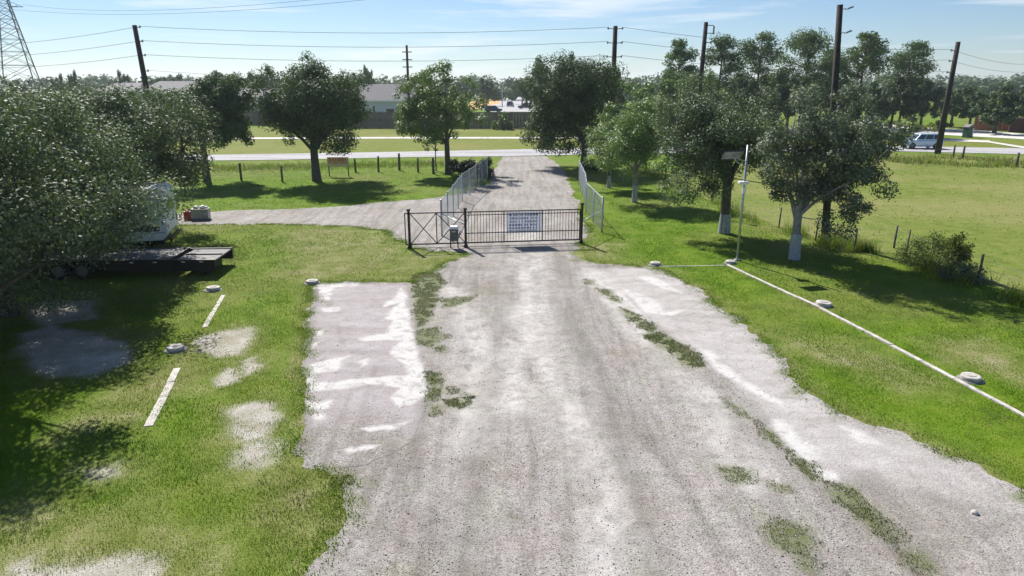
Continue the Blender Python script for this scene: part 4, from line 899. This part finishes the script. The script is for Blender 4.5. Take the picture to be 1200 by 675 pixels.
PA = (-35.2, 68.0); PC = (9.65, 68.0); PF = tuple(at(1098.5, 180.5)[:2]); PL = (-85., 96.); PR = (86., 113.)
HA, HC, HF = zat(29.5, 68), zat(30.5, 68), zat(49, PF[1])
A = pole('leaning dark timber pole above the left oaks', PA[0]+.55, PA[1], HA, .24, (-.55, 0)); insulators(A, [HA-.2, HA-1.45, HA-2.7, HA-4.1], .22, (1,), (-.55, 0), HA, .25)
Cp = pole('dark timber pole behind the tall dark oak at the drive mouth', *PC, HC, .24); insulators(Cp, [HC-.25, HC-1.5, HC-2.75], .22, (-1, 1), h=HC, ln=.45)
Fp = pole('dark timber pole beside the white car on the road', *PF, HF, .26, (.12, 0)); insulators(Fp, [HF-.9, HF-1.95, HF-3.1], .22, (-1,), (.12, 0), HF, .35)
Lp = pole('timber pole beyond the left border', *PL, 12.6, .24); insulators(Lp, [12.4, 11.2, 10.0], .2, (1,))
Rp = pole('timber pole beyond the right border', *PR, 11.2, .24); insulators(Rp, [10.6, 9.6, 8.5], .2, (-1,))
y = 112.; B = pole('thin far pole with three short crossarms above the grey roofed house', xat(477.2, y, 11), y, zat(53, y), .2)
for q in (61, 70, 78.5):
    z = zat(q, y); MB().box(-.75, .75, -.09, -.01, z-.07, z+.07).build('crossarm', M['pole_wood'], B)
y = 60.; D = pole('timber pole with a bracket rising behind the big dense oak', xat(821, y, 9), y, zat(26, y), .2, (.2, 0)); HD = zat(26, y)
mb = MB(); mb.tube([(.2, 0, HD-.25), (.85, 0, HD-.25)], .035, 6); mb.tube([(.2, 0, HD-.85), (.95, 0, HD-.85)], .035, 6); mb.build('bracket', M['insulator'], D)
MB().tube([(.88, 0, HD-.95), (.88, 0, HD-.3)], .07, 8).build('fuse', M['insulator'], D)
insulators(D, [HD-1.6, HD-2.1], .2, (1,), (.2, 0), HD, .35)
pe = at(967, 283); HE = zat(5.5, pe.y); ex_ = xat(984.5, pe.y, HE)-pe.x
E = pole('thick tall floodlight pole rising through the grey leaved tree', pe.x, pe.y, HE, .15, (ex_, 0))
for q in (10, 38):
    z = zat(q, pe.y); x0 = ex_*z/HE; a = MB().tube([(x0, 0, z-.05), (x0+.3, -.02, z)], .018, 6).build('lamp_arm', M['lamp_metal'], E, True)
    mb = MB(); c = Vector((x0+.43, -.03, z+.02)); mb.add([c+Vector(v) for v in [(-.16,-.09,-.09),(.15,-.09,.02),(.15,.09,.02),(-.16,.09,-.09),(-.14,-.06,-.01),(.12,-.06,.09),(.12,.06,.09),(-.14,.06,-.01)]], [(3,2,1,0),(4,5,6,7),(0,1,5,4),(1,2,6,5),(2,3,7,6),(3,0,4,7)])
    bevel(mb.build('floodlight', M['lamp_metal'], a), .02)
def cable(label, p, q, sag, r=.017, group='power lines along the road', cat='cable', n=18):
    p, q = Vector(p), Vector(q); pts = [p.lerp(q, i/n)-Vector((0, 0, sag*4*(i/n)*(1-i/n))) for i in range(n+1)]
    root = empty('power_line', p, 0, None, None); bpy.data.objects.remove(root)
    o = MB().tube([v-p for v in pts], r, 5, False).build('power_line', M['wire'], None); o.location = p; return tag(o, label, cat, group)
zz = [('top', -.2, -.25, -.9, 12.45, 10.65), ('middle', -1.45, -1.5, -1.95, 11.25, 9.65), ('lowest', -2.7, -2.75, -3.1, 10.05, 8.55)]
for nm, a, c, f, l, r_ in zz:
    ap = (PA[0]+.5, PA[1], HA+a+.1); cp = (PC[0]-.67, PC[1], HC+c+.15); cp2 = (PC[0]+.67, PC[1], HC+c+.15); fp_ = (PF[0]-.5, PF[1], HF+f+.15)
    cable(nm+' power line left of the leaning left pole', (PL[0]+.7, PL[1], l+.1), ap, 1.0); cable(nm+' power line between the left pole and the drive mouth pole', ap, cp, .55)
    cable(nm+' power line between the drive mouth pole and the right hand pole', cp2, fp_, .6); cable(nm+' power line right of the right hand pole', fp_, (PR[0]-.7, PR[1], r_+.1), .9)
cable('thin slack telephone wire below the power lines on the left', (PA[0]+.5, PA[1], HA-4.0), (PC[0]-.2, PC[1], HC-4.3), .7, .012)
cable('slack pale service wire dropping behind the light green trees', (PC[0]+.2, PC[1], HC-6.0), (26, 52, 4.4), .6, .014)

# steel lattice tower
TY = 250.; TX = xat(12, TY, 22.)
tw = empty('lattice_tower', (TX, TY, 0), R(24), 'tall steel lattice power tower at the upper left corner', 'tower')
TH = 46.; half = lambda z: 6.7-5.25*min(1, z/35.) if z < 35 else 1.45-.5*(z-35)/11
lv = [0, 8, 13.5, 18, 22, 25.5, 28.5, 31, 33.5, 36, 38.5, 41, 43.5, 46]
cor = [(1,1),(-1,1),(-1,-1),(1,-1)]
for sx, sy in cor: MB().tube([(sx*half(z), sy*half(z), z) for z in lv], .2, 4, False).build('leg', M['tower_steel'], tw)
for i in range(4):
    a, b_ = cor[i], cor[(i+1) % 4]; mb = MB()
    for z_0, z_1 in zip(lv[:-1], lv[1:]):
        p0 = Vector((a[0]*half(z_0), a[1]*half(z_0), z_0)); p1 = Vector((b_[0]*half(z_0), b_[1]*half(z_0), z_0)); q0 = Vector((a[0]*half(z_1), a[1]*half(z_1), z_1)); q1 = Vector((b_[0]*half(z_1), b_[1]*half(z_1), z_1))
        mb.bar(p0, q1, .13); mb.bar(p1, q0, .13); mb.bar(q0, q1, .14)
    mb.build('lattice_face', M['tower_steel'], tw)
for z in (32.6, 37.5, 42.5):
    for s in (1, -1):
        mb = MB(); h0 = half(z); tip = Vector((s*5.6, 0, z))
        for sy in (1, -1): mb.bar((s*h0, sy*h0, z), tip, .14); mb.bar((s*h0, sy*h0, z+1.6), tip, .11)
        mb.bar((s*h0, h0, z), (s*(h0+2), -.5*h0, z+.2), .1); mb.bar((s*(h0+2), .6*h0, z+.4), (s*(h0+2), -.6*h0, z+.4), .1); mb.build('crossarm', M['tower_steel'], tw)
ct, sn = math.cos(R(24)), math.sin(R(24))
for nm, off_, z in (('upper', 5.6, 33.4), ('lower', -5.6, 32.4)):
    a = Vector((TX+ct*off_, TY+sn*off_, z)); md = Vector((xat(330, 150, 22.9), 150, 23.2 if nm == 'upper' else 22.3)); e = Vector((75, 70, 29)); pts = []
    for i in range(31):
        t = i/30; u = [(2*t-1)*(t-1), 4*t*(1-t), t*(2*t-1)]; pts.append(a*u[0]+md*u[1]+e*u[2]-a)
    o = MB().tube(pts, .035, 5, False).build('transmission_line', M['wire'], None); o.location = a; tag(o, nm+' high voltage line running from the lattice tower towards the upper middle', 'cable', 'high voltage lines')

# ------------------------------------------------------------------ solar light pole, caps, curbs
p = at(863.5, 305); HS = 4.95
sp = empty('solar_light', (p.x, p.y, 0), 0, 'slim galvanised solar light pole on the right lawn', 'light pole')
MB().tube([(0,0,-.3), (0,0,HS)], [.055, .045], 10).build('shaft', M['galvanised'], sp, True)
bevel(MB().box(-.13, .13, -.13, .13, .01, .05).build('foot_plate', M['galvanised'], sp), .01)
def tilt_panel(c, w, l, th, ang, yaw, name, mat, parent):
    mt = Matrix.Translation(c) @ Matrix.Rotation(yaw, 4, 'Z') @ Matrix.Rotation(ang, 4, 'X'); mb = MB(); mb.box(-w/2, w/2, -l/2, l/2, -th/2, th/2); mb.v = [tuple(mt @ Vector(v)) for v in mb.v]; return mb.build(name, mat, parent), mt
zc = zat(191, p.y)
pn, mt = tilt_panel((-.62, 0, zat(182, p.y)), .85, .42, .035, R(-48), R(14), 'solar_panel', M['lamp_metal'], sp)
for i in range(4):
    for j in range(2):
        mb = MB(); mb.box(-.44+i*.222, -.24+i*.222, -.22+j*.225, -.015+j*.225, .0205, .024); mb.v = [tuple(mt @ Vector(v)) for v in mb.v]; mb.build('cell', M['solar_cell'], pn)
mb = MB(); mb.tube([(0, 0, zc-.1), (-.35, 0, zc), (-.62, 0, zat(183, p.y))], .022, 6); mb.tube([(0, 0, zc+.05), (-.62, 0, zat(184, p.y))], .018, 6); mb.build('panel_arm', M['galvanised'], sp, True)
z = zat(214, p.y); bevel(MB().box(-.25, .16, -.16, .12, z-.04, z+.06).build('lamp_head', M['white_paint'], sp), .02)
MB().box(-.22, .12, -.13, .08, z-.075, z-.041).build('lens', M['headlight'], sp)
MB().box(-.07, .07, -.09, -.045, z-.45, z-.2).build('control_box', M['white_paint'], sp)

capm = MB().tube([(0,0,-.05), (0,0,.07), (0,0,.10), (0,0,.115)], [.235, .235, .225, .19], 28).mesh('disc'); lidm = MB().tube([(0,0,.116), (0,0,.128)], [.12, .115], 20).mesh('lid'); skm = MB().tube([(0,0,-.02), (0,0,.012)], [.33, .29], 20).mesh('collar')
def cap(label, px, py, s=1.0):
    p = at(px, py); r = empty('concrete_cap', (p.x, p.y, .02), 0, label, 'concrete cap', 'round concrete caps on the lawns'); r.scale = (s, s, s)
    r.rotation_euler = (R((px*7) % 5-2.5), R((px*3) % 5-2.5), px)
    obj('disc', capm, M['concrete_white'], r); obj('collar', skm, M['concrete_dark'], r); obj('lid', lidm, M['concrete'], r)
cap('round concrete cap at the top of the thick white kerb on the left lawn', 206, 410, 1.0); cap('round concrete cap above the thin pale kerb on the left lawn', 250, 340, 1.05); cap('flat round cap at the upper left corner of the concrete pad', 366, 332, 1.0)
cap('round cap at the top edge of the right lawn by the gravel', 768, 310.5, .95); cap('round cap at the foot of the solar light pole', 856, 308.5, .9); cap('round cap midway beside the long white kerb', 965, 358, 1.1); cap('round cap nearest the right border beside the long white kerb', 1137, 445, 1.0)

def kerb(label, px, w, h=.05, mat='concrete_white'):
    P = [at(*q) for q in px]; root = empty('concrete_kerb', (P[0].x, P[0].y, 0), 0, label, 'kerb'); o = P[0]; rd = random.Random(int(px[0][0]))
    for a, b_ in zip(P[:-1], P[1:]):
        L_ = (b_-a).length; k = max(1, round(L_/1.2)); d = (b_-a).normalized()
        for i in range(k):
            s, e = a+d*(L_*i/k+.006), a+d*(L_*(i+1)/k-.006); n_ = Vector((-d.y, d.x, 0))*rd.uniform(-.012, .012); z = Vector((0, 0, rd.uniform(-.008, .008)))
            mb = MB().bar(s-o+n_+z, e-o+n_+z, w*rd.uniform(.93, 1.05), h*2); bevel(mb.build('kerb_stone', M[mat], root), .012)
kerb('thick white kerb on the left lawn below a round cap', [(208,432),(191,466),(173,500)], .20, .022)
kerb('thin pale kerb on the left lawn above the bare soil', [(262,346),(250,366),(240,384)], .15, .015)
kerb('long white kerb running diagonally down the right lawn', [(852,311),(960,361),(1080,424),(1215,496)], .13, .05)
kerb('short low kerb joining the gravel to the solar light pole', [(772,312.5),(810,312),(850,311)], .08, .02)
# white stone
p = at(1141, 602); bevel(MB().tube([(0,0,-.03), (.01,0,.03), (.0,.01,.055)], [.07, .065, .03], 7).build('white_stone', M['concrete_white'], None, True, (p.x, p.y, .015)), .01)
tag(bpy.data.objects['white_stone'], 'single white stone on the grey dirt near the right border', 'stone')

# ------------------------------------------------------------------ vehicles
def wheel(parent, x, y, r, w):
    t = MB().tube([(x, y-w/2, r), (x, y-w*.4, r), (x, y+w*.4, r), (x, y+w/2, r)], [r*.9, r, r, r*.9], 20).build('wheel', M['rubber'], parent, False)
    s = 1 if y > 0 else -1
    MB().tube([(x, y+s*w*.5, r), (x, y+s*(w*.5+.012), r)], [r*.62, r*.58], 14).build('rim', M['rim'], t); return t
def make_car(label, loc, rz, mat, ln=4.5, wd=1.85, ht=1.68, group=None):
    root = empty('parked_car' if group else 'car', loc, rz, label, 'car', group); h = ln/2; w = wd/2; s = ht/1.68
    # body: sections along x (front = +x)
    sec = [(-h, .42, .95, .80), (-h+.12, .30, 1.02, .94), (-h*.55, .25, 1.02, 1.0), (0, .24, 1.0, 1.0), (h*.42, .25, .98, 1.0), (h*.78, .28, .88, .97), (h-.1, .34, .76, .88), (h, .44, .66, .72)]
    V, F = [], []
    for x, zb, zt, k in sec:
        ww = w*k; V += [(x, -ww*.94, zb*s), (x, -ww, (zb+.25)*s), (x, -ww*.99, (zt-.12)*s), (x, -ww*.88, zt*s), (x, ww*.88, zt*s), (x, ww*.99, (zt-.12)*s), (x, ww, (zb+.25)*s), (x, ww*.94, zb*s)]
    n = len(sec)
    for i in range(n-1):
        for k in range(8): F.append((i*8+k, i*8+(k+1) % 8, (i+1)*8+(k+1) % 8, (i+1)*8+k))
    F += [tuple(range(7, -1, -1)), tuple(range((n-1)*8, n*8))]
    mb = MB().add(V, F); body = mb.build('body', mat, root, True); bevel(body, .03)
    xb0, xt0, xt1, xb1 = -h+.12, -h+.42, h*.22, h*.52; zb, zt = 1.0*s, ht
    def cabin(mb, k0, k1, dz): return mb.add([(xb0,-w*k0,zb-.02),(xb1,-w*k0,zb-.02),(xb1,w*k0,zb-.02),(xb0,w*k0,zb-.02),(xt0,-w*k1,zt-dz),(xt1,-w*k1,zt-dz),(xt1,w*k1,zt-dz),(xt0,w*k1,zt-dz)], [(3,2,1,0),(4,5,6,7),(0,1,5,4),(1,2,6,5),(2,3,7,6),(3,0,4,7)])
    cb = cabin(MB(), .88, .70, 0).build('cabin', mat, root); bevel(cb, .06, 3)
    for sy in (-1, 1):
        for f0, f1 in ((.04, .34), (.37, .66), (.69, .94)):
            def P(f, g): 
                xb_, xt_ = xb0+(xb1-xb0)*f, xt0+(xt1-xt0)*f; return Vector((xb_+(xt_-xb_)*g, sy*(w*(.88-.18*g)+.008), zb+(zt-zb)*g))
            q = [P(f0, .12), P(f1, .12), P(f1, .84), P(f0, .84)]; MB().add([*q, *[v+Vector((0, -sy*.006, 0)) for v in q]], [(0,1,2,3),(7,6,5,4),(0,4,5,1),(1,5,6,2),(2,6,7,3),(3,7,4,0)]).build('side_window', M['window_glass'], cb)
    for nm, xb_, xt_, o_ in (('windscreen', xb1, xt1, .01), ('rear_window', xb0, xt0, -.01)):
        q = [Vector((xb_+(xt_-xb_)*g+o_, sy*w*(.80-.17*g), zb+(zt-zb)*g)) for g, sy in ((.12,-1),(.12,1),(.88,1),(.88,-1))]
        MB().add([*q, *[v-Vector((o_*.6, 0, 0)) for v in q]], [(0,1,2,3),(7,6,5,4),(0,4,5,1),(1,5,6,2),(2,6,7,3),(3,7,4,0)]).build(nm, M['window_glass'], cb)
    for x in (-h*.60, h*.62):
        for sy in (-1, 1): wheel(root, x, sy*(w-.09), .35*s, .22)
    for sy in (-1, 1):
        MB().box(h-.16, h-.03, sy*w*.62-.16, sy*w*.62+.16, .60*s, .72*s).build('headlight', M['headlight'], body)
        MB().box(-h-.012, -h+.1, sy*w*.66-.1, sy*w*.66+.1, .72*s, .93*s).build('tail_light', M['red_lens'], body)
        MB().box(h*.40, h*.5, sy*(w+.07)-.09, sy*(w+.07)+.09, .98*s, 1.12*s).build('side_mirror', mat, body)
    MB().box(h-.09, h+.015, -w*.72, w*.72, .34*s, .50*s).build('bumper', M['black_steel'], body)
    MB().box(-h*.5, h*.5, -w-.006, -w+.03, .26*s, .40*s).build('sill_trim', M['black_steel'], body); return root
cp_ = at(1078, 174.2); make_car('pale silver blue car driving along the road on the right', (cp_.x, cp_.y, .045), math.pi+R(-1.5), M['car_silver'], 4.5, 1.85, 1.72)
for lb, px, py, rz, mt in (('dark blue car behind the wooden fence, left of the far lot', 578, 131.5, .3, 'car_blue'), ('blue car seen end on in the far lot', 598, 125, 1.4, 'car_blue'), ('dark car at the right side of the far lot', 616, 127.5, 2.9, 'car_dark')):
    q = at(px, py); make_car(lb, (q.x, q.y, .035), rz, M[mt], 4.7, 1.85, 1.7, 'cars in the far lot')

# white camper
c0 = Vector((-15.5, 30.2)); ax = math.atan2(.27, .96)
rv = empty('camper', (c0.x, c0.y, 0), ax, 'white travel camper half hidden under the left oaks', 'camper')
Lr, Wr, zb, zt = 7.4, 2.5, .62, 2.95
prof = [(-Lr, zb+.35), (-Lr+.35, zb), (-.25, zb), (0, zb+.3), (0, zt-.25), (-.2, zt), (-Lr+.6, zt), (-Lr, zt-.7)]
bd = bevel(MB().prism(prof, 0, Wr).build('body', M['rv_white'], rv), .04)
mb = MB(); mb.add([(-2.5,-.006,zb+.42),(-.35,-.006,zb+.42),(-.30,-.006,zb+.62),(-.9,-.006,zb+.72),(-1.6,-.006,zb+.55),(-2.5,-.006,zb+.5)], [(0,1,2,3,4,5)]); mb.build('stripe', M['rv_stripe'], bd)
MB().box(-Lr+.4, -.1, -.008, -.002, zb+.34, zb+.38).build('trim_line', M['lamp_metal'], bd)
for x0, x1 in ((-3.0, -1.6), (-5.4, -4.2)):
    wf = MB().box(x0-.05, x1+.05, -.02, -.002, 1.55, 2.25).build('window_frame', M['lamp_metal'], bd); MB().box(x0, x1, -.026, -.021, 1.6, 2.2).build('pane', M['window_glass'], wf)
for yy in (.18, Wr-.18): MB().box(.002, .03, yy-.09, yy+.09, zb+.5, zb+.68).build('tail_light', M['red_lens'], bd)
wf = MB().box(.002, .02, .7, 1.8, 1.75, 2.3).build('window_frame', M['lamp_metal'], bd); MB().box(.021, .026, .75, 1.75, 1.8, 2.25).build('pane', M['window_glass'], wf)
MB().box(.002, .08, .1, Wr-.1, zb-.08, zb+.1).build('bumper', M['black_steel'], rv)
for x in (-3.2, -4.1):
    for yy in (.22, Wr-.22): wheel(rv, x, yy, .36, .22)
MB().box(-Lr+.2, -.3, .35, Wr-.35, .38, zb-.003).build('chassis', M['black_steel'], rv)
for x in (-.8, -6.4):
    for yy in (.3, Wr-.3): MB().box(x-.04, x+.04, yy-.04, yy+.04, -.02, .6).build('jack_leg', M['black_steel'], rv)

# flatbed trailer
f0 = at(250, 304, .72)
ft = empty('flatbed_trailer', (f0.x, f0.y, 0), R(3), 'long dark flatbed trailer in the shade in front of the camper', 'trailer')
MB().box(-9.4, -1.75, .05, .17, .26, .715).build('side_rail', M['black_steel'], ft); MB().box(-9.4, -1.75, 2.13, 2.25, .52, .715).build('side_rail', M['black_steel'], ft)
MB().box(-1.9, -1.78, .172, 2.128, .52, .70).build('cross_member', M['black_steel'], ft); MB().box(-9.4, -9.28, .172, 2.128, .52, .70).build('cross_member', M['black_steel'], ft)
for x in np.arange(-8.6, -2.2, .8): MB().box(x-.04, x+.04, .172, 2.128, .50, .66).build('cross_member', M['black_steel'], ft)
pl = MB().box(-3.8, 3.8, -.085, .085, .668, .70).mesh('deck_plank')
for i in range(11): obj('deck_plank', pl, M['deck_board'], ft, (-5.58, .275+i*.175, random.Random(i).uniform(-.004, .004)))
rp_ = MB(); rp_.box(-1.55, 0, .05, 2.2, .60, .66); bevel(rp_.build('ramp', M['deck_board'], ft), .01)
for yy in (.08, 2.1): MB().box(-1.72, .02, yy-.04, yy+.04, .24, .70).build('ramp_rail', M['black_steel'], ft)
MB().box(-1.5, -.05, 1.06, 1.16, .662, .71).build('ramp_hinge', M['black_steel'], ft)
for x in (-5.0, -5.9):
    for yy in (-.12, 2.42): wheel(ft, x, yy, .36, .22)
for yy in (-.12, 2.42): mb = MB(); mb.prism([(-6.35,.5),(-6.2,.80),(-4.7,.80),(-4.55,.5),(-4.6,.5),(-4.74,.77),(-6.16,.77),(-6.3,.5)], yy-.13, yy+.13); mb.build('fender', M['black_steel'], ft)
MB().box(-9.0, -2.0, .3, 1.95, .36, .50).build('frame', M['black_steel'], ft); MB().box(-.5, -.42, .3, 2.0, -.02, .6).build('rear_support', M['black_steel'], ft)
MB().bar((-9.3, 1.15, .5), (-10.8, 1.15, .5), .12).build('drawbar', M['black_steel'], ft); MB().box(-10.5, -10.4, 1.1, 1.2, -.02, .5).build('jack_leg', M['black_steel'], ft)
for x in (-8.4, -6.9, -4.1, -3.2, -2.3, -1.2, -.5): MB().box(x-.07, x+.07, .03 if x < -1.75 else .034, .049 if x < -1.75 else .039, .60, .64).build('reflector', M['sign_white'], ft)
# chest and fuel can right of the camper
p = at(236, 257); ch = empty('storage_chest', (p.x, p.y, 0), R(10), 'pale grey chest with white bags on top right of the camper', 'chest'); ch.scale = (.62, .62, .8)
bevel(MB().box(-.75, .75, -.45, .45, .05, .72).build('case', M['lamp_metal'], ch), .03); MB().box(-.78, .78, -.48, .48, .725, .78).build('lid', M['concrete'], ch)
for x, s in ((-.35, .26), (.2, .3), (.52, .2)): MB().tube([(x,0,.78), (x,.02,.78+s*.25), (x+.02,0,.78+s*.55), (x,0,.78+s*.75)], [s*.8, s, s*.75, s*.2], 10).build('bag', M['white_paint'], ch, True)
p = at(221, 257.5); fc = empty('fuel_can', (p.x, p.y, 0), R(20), 'small red can on the ground between camper and chest', 'can')
bevel(MB().box(-.22, .22, -.14, .14, 0, .5).build('body', M['red_lens'], fc), .04); mb = MB(); mb.tube([(-.15,0,.49), (-.12,0,.58), (.08,0,.58), (.12,0,.49)], .025, 6); mb.build('handle', M['red_lens'], fc); MB().tube([(.16,0,.49), (.22,0,.62)], [.04, .025], 8).build('spout', M['black_steel'], fc)

# ------------------------------------------------------------------ houses, far fence, wall, cabinet, bollards
def house(label, px0, px1, y, ridge, eave, depth=11, wall='house_wall', win=()):
    x0, x1 = xat(px0, y, 4), xat(px1, y, 4); w = x1-x0; zr, ze = zat(ridge, y+depth/2), zat(eave, y)
    root = empty('house', (x0, y, 0), 0, label, 'house', 'houses beyond the road')
    wl = MB().box(0, w, 0, depth, -.2, ze).build('wall', M[wall], root)
    e = .5; rf = MB().prism([(-e, 0), (0, 0)], 0, 1) if False else MB()
    V = [(-e, -e, ze-.05), (w+e, -e, ze-.05), (w+e, depth+e, ze-.05), (-e, depth+e, ze-.05), (w*.12, depth/2, zr), (w-.12*w, depth/2, zr)]
    rf.add(V, [(0,1,5,4), (1,2,5), (2,3,4,5), (3,0,4), (3,2,1,0)]); ro = rf.build('roof', M['roof_grey'], root)
    MB().box(w*.7, w*.7+.7, depth*.6, depth*.6+.7, ze, zr+.5).build('chimney', M['house_brick'], ro)
    MB().box(-e, w+e, -e-.03, -e-.002, ze-.28, ze-.02).build('gutter', M['white_paint'], ro)
    for a, b_, c, d_ in win:
        f = MB().box(w*a, w*b_, -.05, -.002, c, d_).build('window', M['white_paint'], wl); MB().box(w*a+.1, w*b_-.1, -.07, -.051, c+.1, d_-.1).build('pane', M['window_glass'], f)
house('grey roofed house with pale blue walls between the broad oak and the open crowned tree', 402, 482, 138, 98.5, 117.5, win=((.14,.24,1.2,3.0),(.42,.47,1.6,3.3),(.62,.75,1.2,2.8)))
house('grey roofed house just right of the leaning left pole', 166, 236, 175, 95, 107, 13, win=((.12,.2,1.5,3.6),(.45,.6,1.5,3.6)))
house('low grey roofed house between the dark round oak and the broad oak', 268, 350, 165, 104, 113, 13, 'house_brick', win=((.2,.35,1.2,2.8),(.6,.75,1.2,2.8)))
house('pale grey roofed house behind the left oaks', 118, 160, 190, 97, 106, 13, win=((.3,.5,1.2,2.8),))
def board_fence(label, p, q, h, mat, bw, name='board_fence'):
    p, q = Vector(p), Vector(q); L_ = (q-p).length; root = empty(name, (p.x, p.y, 0), math.atan2(q.y-p.y, q.x-p.x), label, 'fence'); n = int(L_/bw); rd = random.Random(4)
    me = [MB().box(.012, bw-.012, -.02, .02, .03, h*s).mesh('board') for s in (1, .985, 1.012)]
    for i in range(n): obj('board', me[rd.randrange(3)], M[mat], root, (i*bw, rd.uniform(-.008, .008), 0))
    for z in (.4, h-.3): MB().box(0, n*bw, .03, .09, z, z+.1).build('rail', M[mat], root)
    for i in range(0, n+1, max(1, int(2.6/bw))): MB().box(i*bw-.06, i*bw+.06, .092, .2, -.2, h).build('fence_post', M[mat], root)
yb = 121.; board_fence('long weathered brown board fence across the far verge', (xat(395, yb), yb), (xat(668, yb), yb-1), 2.75, 'fence_board', .5)
board_fence('brown board fence below the left grey roofs', (xat(200, yb), yb+12), (xat(392, yb), yb+4), 2.5, 'fence_board', .6)
ya = 116.; board_fence('red orange board fence behind the right hand trees', (xat(1142, ya, 1.), ya), (xat(1184, ya-1, 1.), ya-3), 2.2, 'fence_red', .55)
# brick wall
yw = 111.; wx0, wx1 = xat(1184, yw, 1), xat(1235, yw, 1); bw_ = empty('brick_wall', (wx0, yw, 0), R(-4), 'dark red brick wall at the right border', 'wall')
MB().box(0, wx1-wx0, 0, .3, -.1, 2.1).build('masonry', M['brick_dark'], bw_); MB().box(-.06, wx1-wx0+.06, -.06, .36, 2.103, 2.22).build('coping', M['concrete_dark'], bw_)
for x in (0, (wx1-wx0)/2, wx1-wx0): MB().box(x-.22, x+.22, -.12, -.002, -.1, 2.1).build('pier', M['brick_dark'], bw_)
q = at(1133.5, 161); cb_ = empty('utility_cabinet', (q.x, q.y, 0), R(20), 'small dark green cabinet with a white and red end beside the far lane', 'cabinet')
bevel(MB().box(-.6, .55, -.4, .4, 0, 1.45).build('housing', M['cabinet_green'], cb_), .03); mb = MB(); mb.prism([(-.72, 1.46), (.67, 1.46), (0, 1.85)], -.5, .5); mb.build('roof', M['concrete_dark'], cb_)
MB().box(.553, .58, -.36, .0, .1, 1.4).build('door', M['white_paint'], cb_); MB().box(.553, .58, .03, .34, .1, 1.4).build('notice', M['sign_orange'], cb_); MB().box(.3, .5, -.43, -.402, .2, 1.3).build('vent', M['white_paint'], cb_)
bm_ = MB().tube([(0,0,-.1), (0,0,.8), (0,0,.86)], [.13, .12, .06], 8).mesh('shaft'); bcm = MB().tube([(0,0,.62), (0,0,.72)], .135, 8).mesh('band')
names = ['first', 'second', 'third', 'fourth', 'fifth', 'sixth', 'seventh', 'eighth', 'ninth', 'tenth', 'eleventh', 'twelfth']
for i in range(12):
    q = at(1021+i*3.6, 160.2); r = empty('bollard', (q.x, q.y, 0), 0, names[i]+' from the left in the row of short bollards behind the car', 'bollard', 'bollards behind the car'); obj('shaft', bm_, M['post_wood'], r); obj('band', bcm, M['white_paint'], r)
# lamp mast in the far lot
y = 235.; q = empty('lamp_mast', (xat(588.5, y, 4), y, 0), 0, 'thin pale lamp mast in the far lot', 'lamp'); MB().tube([(0,0,0), (0,0,8.6)], [.16, .12], 8).build('shaft', M['galvanised'], q); MB().box(-.7, .7, -.15, .15, 8.61, 8.8).build('lamp_head', M['lamp_metal'], q)
# shrubs along the far board fence
for i, (px, w, h, lb) in enumerate([(593, 1.4, 1.3, 'dark low shrub in front of the board fence, left of three'), (622, 1.6, 1.5, 'dark low shrub in front of the board fence, middle of three'), (633, 1.2, 1.2, 'dark low shrub in front of the board fence, right of three'), (588, 1.6, 3.0, 'taller pale shrub standing against the board fence')]):
    bush('verge_shrub', lb, xat(px, 117), 117, w, h, 900, 'leaf_oak_dark' if i < 3 else 'leaf_light', 90+i, (.3, .2), 'shrub')
for i, (px, py, w, h, lb) in enumerate([(1082, 155, 2.0, 1.6, 'yellow green shrub behind the car'), (1040, 150, 1.8, 1.6, 'olive shrub left of the car beyond the road'), (1100, 152, 2.2, 1.5, 'olive shrub between the pole and the cabinet'), (700, 200, 1.2, 1.1, 'dark shrub at the foot of the drive mouth oak')]):
    q = at(px, py); bush('verge_shrub', lb, q.x, q.y, w, h, 1100, 'leaf_yellow' if i == 0 else ('leaf_hedge' if i == 3 else 'leaf_weed'), 95+i, (.25, .14), 'shrub')
q = at(848, 262); yt = empty('tree_guard', (q.x+.5, q.y+1.2, 0), 0, 'small yellow green marker pennant by the big dense oak', 'marker')
MB().tube([(0,0,-.1), (0,0,2.1)], .02, 6).build('stake', M['post_wood'], yt); MB().add([(.02,0,2.1),(.32,.03,1.95),(.05,0,1.4),(.02,.015,2.1),(.32,.045,1.95),(.05,.015,1.4)], [(0,1,2),(5,4,3),(0,3,4,1),(1,4,5,2),(2,5,3,0)]).build('pennant', M['yellow_plastic'], yt)

# ------------------------------------------------------------------ air
HAZE = 0.00022
m = bpy.data.materials.new('haze'); m.use_nodes = True; nt = m.node_tree; nt.nodes.clear()
ho = nt.nodes.new('ShaderNodeOutputMaterial'); pv = nt.nodes.new('ShaderNodeVolumePrincipled')
pv.inputs['Color'].default_value = (.80, .88, .96, 1); pv.inputs['Density'].default_value = HAZE; pv.inputs['Anisotropy'].default_value = .35; nt.links.new(pv.outputs[0], ho.inputs['Volume'])
if HAZE > 0:
    tag(MB().box(-2700, 2700, -400, 2700, -1.5, 52).build('haze', m), 'thin pale haze over the whole place', kind='stuff')
